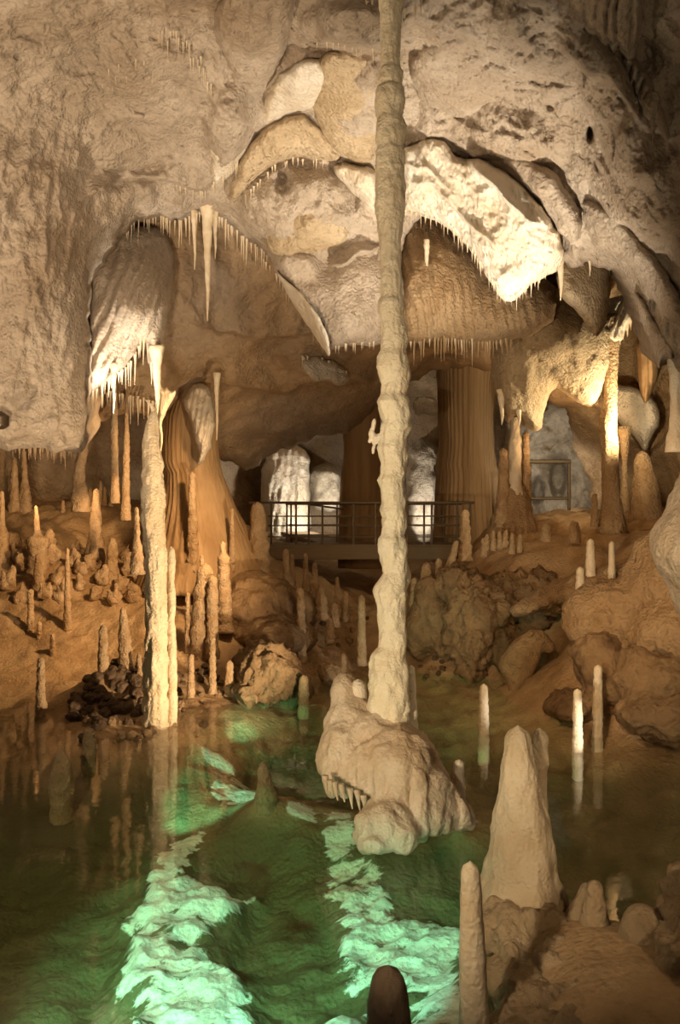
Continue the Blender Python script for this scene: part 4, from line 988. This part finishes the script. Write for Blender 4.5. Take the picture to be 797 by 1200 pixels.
bar('fascia', [((x0, DB - .02, zd - .2), (x1, DB - .02, zd - .2))], 'deck', walk, .1, .32)
bar('handrail', [((X(292), DB, zt), (X(556), DB, zt))], 'metal', walk, .06)
bar('handrail', [((X(330), DB + 1.5, zt - .02), (x1, DB + 1.5, zt - .02))], 'metal', walk, .05)
for py in (605, 616, 629):
    z = at(0, py, DB)[2]
    bar('rail', [((x0, DB, z), (x1, DB, z))], 'metal', walk, .028)
    bar('rail', [((X(330), DB + 1.5, z), (x1, DB + 1.5, z))], 'metal', walk, .024)
for px in (318, 347, 362, 378, 414, 440, 477, 497, 506, 536, 551):
    bar('post', [((X(px), DB, zd - .1), (X(px), DB, zt))], 'metal', walk, .05)
for px in (336, 341, 395, 470, 520):
    bar('post', [((X(px) * 1.07, DB + 1.5, zd - .1), (X(px) * 1.07, DB + 1.5, zt))], 'metal', walk, .045)
# the path going on into the lit rear chamber
ramp = empty('rear_ramp', (X(365), DB + 3, zd - .1), 'pale lit ramp leading from the walkway into the bright rear chamber', 'path')
bar('deck', [((X(336), DB + 4.6, zd + .15), (X(400), DB + 1.8, zd - .1))], 'deck', ramp, 1.0, .12)
bar('handrail', [((X(336), DB + 4.2, zd + 1.05), (X(404), DB + 1.6, zd + .85))], 'metal', ramp, .05)

DG_ = 20.8
GX = lambda px: (px - CX) / F * DG_
GZ = lambda py: CZ + (CY - py) / F * DG_
gate = empty('gate_frame', (GX(644), DG_, GZ(590)), 'dark metal railing frame before the pale hollow on the right', 'gate')
bar('top_rail', [((GX(618), DG_, GZ(541)), (GX(669), DG_, GZ(541)))], 'metal', gate, .10)
for px in (621, 667): bar('post', [((GX(px), DG_, GZ(598)), (GX(px), DG_, GZ(541)))], 'metal', gate, .07)
bar('bottom_rail', [((GX(621), DG_, GZ(584)), (GX(667), DG_, GZ(584)))], 'metal', gate, .07)

# small lamp in a hollow of the left wall
lp = at(0, 494, 11.2)
lamp = empty('wall_lamp', lp, 'small round lamp in a dark hollow of the hanging left wall', 'lamp')
lamp_h = lathe('housing', [(.0, .0, -.10, .05), (0, 0, -.06, .11), (0, 0, .06, .12), (0, 0, .14, .06)], M['metal'], lamp, seg=20, bump=0, crease=0)
lathe('lens', [(.0, -.10, -.09, .03), (0, -.10, -.05, .055), (0, -.10, -.02, .03)], M['stalp'], lamp_h, seg=16, bump=0, crease=0)

# ------------------------------------------------------------------ stalactites
straws = {}
for key, mat in (('straw', 'straw'), ('strawd', 'strawd'), ('ceil', 'ceil')):
    L_ = []
    for v in range(4):
        o = lathe('soda_straw', [(0, 0, -1, .10), (0.03 * (v - 1.5), 0, -.72, .26), (0, .02, -.4, .5), (0, 0, -.1, .85), (0, 0, .08, 1.1)], M[mat], seg=8, bump=.18, crease=.1, seed=v * 2.3, tip=False)
        L_.append(o.data); bpy.data.objects.remove(o)
    straws[key] = L_
rs = random.Random(8)
SPEC = []
def straw(px, py, ln, w, d, label, group, mat='straw'):
    SPEC.append((px, py, ln, w, d, label, group, mat, rs.uniform(-.03, .03), rs.uniform(-.03, .03), rs.uniform(0, 6.3), rs.randrange(4)))
def build_straws():
    SPEC.sort(key=lambda q: -q[2] * q[3])
    V, Fs, n = [], [], 0
    for k, (px, py, ln, w, d, label, group, mat, rx, ry, rz, v) in enumerate(SPEC):
        p = at(px, py, d); sx = w / 2 * d / F; sz = ln * d / F
        if k < 295:
            o = bpy.data.objects.new('soda_straw', straws[mat][v]); COL.objects.link(o)
            o.location = Vector(p); o.scale = (sx, sx, sz); o.rotation_euler = (rx, ry, rz)
            tag(o, label, 'stalactite', group)
        else:
            me = straws[mat][v]
            co = np.empty(len(me.vertices) * 3, np.float32); me.vertices.foreach_get('co', co); co = co.reshape(-1, 3)
            V.append(co * np.array([sx, sx, sz]) + p)
            Fs += [tuple(i + n for i in f.vertices) for f in me.polygons]
            n += len(co)
    o = link('fine_straws', mesh_np('fine_straws', np.vstack(V), Fs), M['straw'])
    tag(o, 'finest hair-like straws scattered along the ceiling rims and ledges', 'stalactite', kind='stuff')
def fringe(pl, n, lmin, lmax, w, look, label, group, mat='straw', dd=0.12, jit=2.5):
    P = resample(np.array(pl, float), 1.0, closed=False)
    for k in range(n):
        q = P[int((k + rs.random()) / n * (len(P) - 1))]
        x = q[0] + rs.uniform(-1, 1); y = q[1] - rs.uniform(1, jit + 1)
        d = (o_look[look](x, y - 3) if isinstance(look, str) else look) + dd
        ln = lmin + (lmax - lmin) * rs.random() ** 2.2
        straw(x, y, ln + 3, w * rs.uniform(.7, 1.3), d, label, group, mat)
fringe([(14, 522), (60, 528), (104, 530)], 26, 8, 22, 3.2, 'ceiling', 'beige stalactite fringing the foot of the hanging left wall', 'fringe under the hanging left wall', 'ceil', dd=.05)
fringe([(112, 316), (136, 290), (150, 264), (180, 254), (212, 264), (238, 250), (262, 260), (288, 284), (314, 300)], 62, 8, 30, 2.6, 'ceiling', 'thin stalactite along the arched rim of the left ceiling', 'straws along the left ceiling rim', 'straw')
fringe([(96, 236), (132, 218), (180, 212), (240, 226), (282, 190)], 34, 5, 20, 2.2, 'ceiling', 'thin straw under the pale ledge above the left ceiling rim', 'straws under the left ceiling ledge', 'straw', dd=-.05)
fringe([(102, 466), (120, 454), (138, 442), (152, 428)], 15, 8, 26, 3, 'DL', 'bright tapering tip on the slanting foot of the left drapery', 'bright tips of the left drapery', 'straw')
fringe([(154, 428), (166, 398), (174, 404), (182, 440)], 13, 10, 42, 3.4, 'DL', 'long bright tip hanging beneath the pleats of the left drapery', 'long tips of the left drapery', 'straw')
fringe([(100, 470), (130, 462), (160, 470), (184, 474)], 26, 6, 30, 3, 17.0, 'pale stalactite in the thicket behind the left drapery', 'thicket behind the left drapery', 'straw', dd=0)
fringe([(304, 300), (322, 322), (340, 346), (360, 372), (384, 410)], 22, 6, 22, 2.2, 'DC', 'fine straw trailing under the knife-edged white drapery', 'straws under the knife-edged drapery', 'strawd', dd=.35)
fringe([(390, 408), (420, 404), (440, 402)], 10, 5, 16, 2.2, 'DC', 'short straw under the streaked lobe by the tall column', 'straws under the streaked lobe', 'straw')
fringe([(476, 248), (510, 258), (534, 274), (556, 298), (574, 326), (588, 350), (604, 350), (622, 334), (640, 322)], 46, 4, 16, 2.4, 'DW', 'white icicle-like tip on the rim of the bright white curtain', 'tips of the bright white curtain', 'straw', dd=.08)
fringe([(480, 404), (520, 398), (560, 404), (600, 400)], 40, 5, 26, 2.4, 'DE', 'ochre stalactite along the dark ragged rim right of the tall column', 'ragged ochre rim right of the tall column', 'strawd')
fringe([(368, 54), (400, 52), (440, 62), (476, 60)], 14, 4, 14, 2.2, 'ceiling', 'tiny straw under the overhang high beside the tall column', 'straws under the high overhang', 'straw', dd=-.1)
fringe([(390, 20), (420, 10), (470, 14), (500, 8)], 16, 12, 40, 3, 'ceiling', 'pale stalactite clustered about the top of the tall column', 'stalactites at the top of the tall column', 'straw', dd=-.2, jit=10)
fringe([(684, 305), (706, 318), (724, 318), (740, 344)], 14, 4, 14, 2.6, 'ceiling', 'small pale tip along the notch in the right ceiling rim', 'tips in the right ceiling notch', 'straw')
fringe([(708, 396), (722, 404), (734, 388), (746, 370)], 12, 5, 18, 3, 'DP', 'glowing tip under the white drapery on the lit pillar', 'tips on the lit pillar drapery', 'straw')
fringe([(560, 205), (590, 218), (620, 240), (640, 258)], 22, 10, 34, 3.2, 'ceiling', 'yellowish straw in the dense comb above the bright white curtain', 'yellowish comb above the white curtain', 'straw', dd=-.15)
fringe([(352, 420), (380, 424), (408, 440)], 16, 6, 16, 2.6, 'DQ', 'stubby white stalactite in the frosty patch on the dark ceiling', 'stubby stalactites of the frosty patch', 'straw', dd=-.05)
fringe([(186, 62), (204, 50), (232, 84), (250, 110)], 22, 6, 20, 2.2, 'ceiling', 'hair-thin straw in the drip lines high on the left ceiling', 'hair-thin straws high on the left ceiling', 'straw', dd=-.02, jit=22)
fringe([(120, 100), (150, 84), (190, 90)], 12, 5, 14, 2.2, 'ceiling', 'short straw on the swelling of the upper left ceiling', 'short straws on the upper left swelling', 'straw', dd=-.02, jit=16)
fringe([(286, 236), (302, 216), (320, 198), (346, 188), (384, 192)], 16, 4, 12, 2.2, 'ceiling', 'short white straw under the pale arched lobe left of the tall column', 'straws under the pale arched lobe', 'straw', dd=-.2)
build_straws()
GS = 'single large stalactites'
def stactite(label, tx, ty, ln, w, d, mat='straw'):
    _sd[0] += 1.1
    a = at(tx, ty - 6, d); b = at(tx, ty + ln, d)
    L = a[2] - b[2]; r = w / 2 * d / F
    o = lathe('stalactite', [(0.0, 0, -L, r * .1), (.01, 0, -L * .7, r * .38), (0, 0, -L * .35, r * .6), (0, 0, -L * .05, r), (0, 0, .12, r * 1.3)], M[mat], seg=18, bump=.12, crease=.12, seed=_sd[0], tip=False)
    o.location = Vector(a); tag(o, label, 'stalactite')
dC = o_look['ceiling']
stactite('longest stalactite hanging in the middle of the left ceiling rim', 243, 256, 120, 13, 13.3)
stactite('curved stalactite just left of the longest one under the left rim', 228, 262, 54, 7, 13.4)
stactite('short companion right of the longest stalactite under the left rim', 252, 262, 42, 7, 13.4)
stactite('broad bright spike hanging from the left drapery above the thick pillar', 184, 420, 66, 14, 13.9)
stactite('bright spike in the middle of the left drapery foot', 133, 440, 44, 7, 13.5)
stactite('pale stalactite in front of the dark opening right of the tall column', 553, 388, 30, 4, 14.3)
stactite('thin pale stalactite beside the one in the dark opening', 541, 398, 18, 3, 14.3)
stactite('yellow spike under the ochre pleated lobe', 500, 296, 52, 6, 13.6)
stactite('cream spike hanging left of the small tan lobe at the right rim', 657, 296, 56, 12, 12.6)
stactite('slim white stalactite before the small tan lobe', 691, 300, 24, 5, 12.5)
stactite('brown fluted spike high on the upper right ceiling, leftmost of three', 684, 70, 34, 12, 9.4, 'ceil')
stactite('brown fluted spike high on the upper right ceiling, middle of three', 699, 66, 30, 12, 9.4, 'ceil')
stactite('brown fluted spike high on the upper right ceiling, rightmost of three', 717, 64, 30, 12, 9.4, 'ceil')
stactite('dark spike in the fold of the upper right ceiling', 765, 130, 40, 10, 9.0, 'ceil')
stactite('pale stalactite hanging beside the rippled drapery over the fluted cone', 254, 450, 66, 7, 17.4)
stactite('ragged grey stalactite at the pointed foot of the wide beige lobe', 608, 480, 20, 10, 16.2)
stactite('slim ragged tip at the left of the wide beige lobe foot', 588, 470, 28, 9, 16.2)
stactite('wide amber spike at the right rim above the sloping boulder', 718, 150, 40, 9, 9.6, 'ceil')

# ------------------------------------------------------------------ light
def aim(o, p, q):
    o.location = Vector(p)
    o.rotation_euler = (Vector(q) - Vector(p)).to_track_quat('-Z', 'Y').to_euler()
def spot(name, p, q, power, color, size=60, blend=.5, radius=.08):
    l = bpy.data.lights.new(name, 'SPOT'); l.energy = power; l.color = color; l.spot_size = math.radians(size); l.spot_blend = blend; l.shadow_soft_size = radius
    o = bpy.data.objects.new(name, l); COL.objects.link(o); aim(o, p, q); return o
def point(name, p, power, color, radius=.1):
    l = bpy.data.lights.new(name, 'POINT'); l.energy = power; l.color = color; l.shadow_soft_size = radius
    o = bpy.data.objects.new(name, l); COL.objects.link(o); o.location = Vector(p); return o
WARM = (1, .76, .50); AMB = (1, .62, .30); WHT = (1, .90, .76)
# flood lamp near the camera, with unseen fill spots added around it
spot('fill_left', (-.9, -.6, .9), at(60, 240, 11), 5600, (1, .77, .54), 52, 1, .3)  # unseen fill added for the left wall
spot('fill_lake_left', (-6.2, 6.5, .6), at(130, 60, 10.5), 1900, (1, .77, .53), 84, 1, .2)  # unseen fill added out of frame, lights the ceiling from below
spot('fill_foreground_left', (-1.6, 1.6, 2.6), (1.15, 6.0, .5), 900, (1, .81, .56), 26, 1, .12)  # added to light the foreground cone and finger from the left
spot('flood_walkway', (-3.4, .8, 1.6), at(465, 670, 8.3), 2700, (1, .81, .57), 40, 1, .2)
spot('fill_right', (5.0, 1.0, 1.0), at(640, 160, 11), 380, WARM, 100, 1, .3)  # unseen fill added for the upper right ceiling
# lamp hidden behind the mound, lighting the left bank and pillars
spot('lamp_behind_mound', (0.9, 9.6, .45), at(150, 640, 14), 1900, (1, .72, .44), 66, .6, .1)
spot('fill_left_bank', at(360, 430, 13.2), at(70, 690, 17), 2300, AMB, 76, 1, .2)  # amber fill added in open air, no fixture stands there
spot('fill_lake_bed', (-4.6, 1.5, 3.5), (-1.8, 7.4, -.8), 1500, (1, .82, .52), 50, 1, .2)  # unseen spot added to brighten the lake bed
spot('fill_lake_right', (3.5, 1.0, 3.4), (2.6, 10.5, -.4), 480, (1, .74, .44), 50, 1, .2)  # unseen spot added to brighten the bed on the right
# lamp on the right bank aimed up at the curtain and the ceiling
spot('lamp_curtain', at(690, 770, 9.6), at(515, 215, 12), 3300, (1, .86, .68), 64, 1, .08)
spot('fill_curtain', at(610, 560, 9.4), at(535, 250, 11.8), 320, WHT, 60, .8, .06)  # added in open air to brighten the curtain face
spot('lamp_right_bank', at(560, 560, 7.0), at(660, 680, 15), 700, AMB, 70, .9, .15)
# lamp behind the left drapery
spot('lamp_left_drapery', at(146, 520, 13.2), at(148, 425, 13.6), 330, WHT, 76, .8, .06)
# lamp beside the lit pillar
spot('lamp_pillar', at(748, 500, 15.7), at(718, 480, 16.3), 400, (1, .80, .50), 165, .6, .06)
# rear chamber
spot('lamp_rear', at(372, 606, 24.0), at(345, 570, 26), 420, WHT, 150, .8, .1)
spot('lamp_rear_right', at(506, 612, 24.3), at(496, 570, 26), 200, WHT, 140, .8, .1)
spot('lamp_gate', at(640, 585, 22.0), at(650, 545, 23.6), 110, WHT, 140, .8, .1)
spot('lamp_rear_ceiling', at(300, 640, 19.0), at(330, 430, 19), 130, AMB, 120, 1, .2)
spot('lamp_under_left', at(60, 590, 17.5), at(60, 520, 20), 260, AMB, 150, 1, .2)
spot('lamp_far_right', at(690, 590, 17.8), at(670, 430, 18), 420, AMB, 120, .8, .15)
# underwater lamps, with turquoise fill spots added above the water
TQ = (.30, 1.0, .75)
spot('underwater_lamp', (-2.5, 3.7, -.08), (-1.5, 7.0, -.62), 600, TQ, 34, .5, .02)
spot('shelf_fill', (-1.5, 1.8, 2.4), (-1.55, 6.4, -.6), 2100, TQ, 22, .5, .03)  # added above the water to fill the left patch
spot('shelf_fill_mound', (-2.3, 2.6, 2.2), (.06, 6.5, -.6), 1900, TQ, 20, .5, .03)  # same added fill for the patch before the mound
spot('underwater_lamp_mound', (-.75, 3.8, -.08), (.15, 7.2, -.62), 500, TQ, 34, .5, .02)
spot('underwater_lamp_shore', (-1.5, 11.9, -.03), (-1.35, 13.6, -.35), 55, TQ, 56, 1, .02)
spot('underwater_lamp_shoal', (-2.4, 8.8, -.04), (-1.2, 10.8, -.38), 380, TQ, 50, .5, .02)
spot('fill_foreground', (4.6, 3.2, 2.6), (2.0, 5.6, .1), 35, (1, .72, .42), 70, 1, .15)  # added to warm the dark lower right shelf
# lamp for the white stalagmite in the lake
spot('lamp_lake', (4.6, 8.2, .25), at(677, 850, 10.7), 700, WHT, 14, .6, .03)

w = bpy.data.worlds.new('cave_ambient'); S.world = w; w.use_nodes = True
w.node_tree.nodes['Background'].inputs[0].default_value = (1, .72, .45, 1)
w.node_tree.nodes['Background'].inputs[1].default_value = 0.035  # even warm ambient added to lift the shadows

# ------------------------------------------------------------------ camera
cam = bpy.data.cameras.new('camera'); co = bpy.data.objects.new('camera', cam); COL.objects.link(co)
co.location = (0, 0, CZ); co.rotation_euler = (math.pi / 2, 0, 0)
cam.sensor_fit = 'VERTICAL'; cam.sensor_height = 36; cam.lens = 36 * F / 1200
cam.clip_start = .05; cam.clip_end = 200
S.camera = co
S.view_settings.view_transform = 'Standard'; S.view_settings.look = 'None'; S.view_settings.exposure = 0.0; S.view_settings.gamma = 1; S.view_settings.use_curve_mapping = False
S.cycles.use_denoising = True
S.cycles.max_bounces = 8; S.cycles.diffuse_bounces = 4; S.cycles.glossy_bounces = 3; S.cycles.transparent_max_bounces = 12; S.cycles.volume_bounces = 0
S.cycles.sample_clamp_indirect = 6
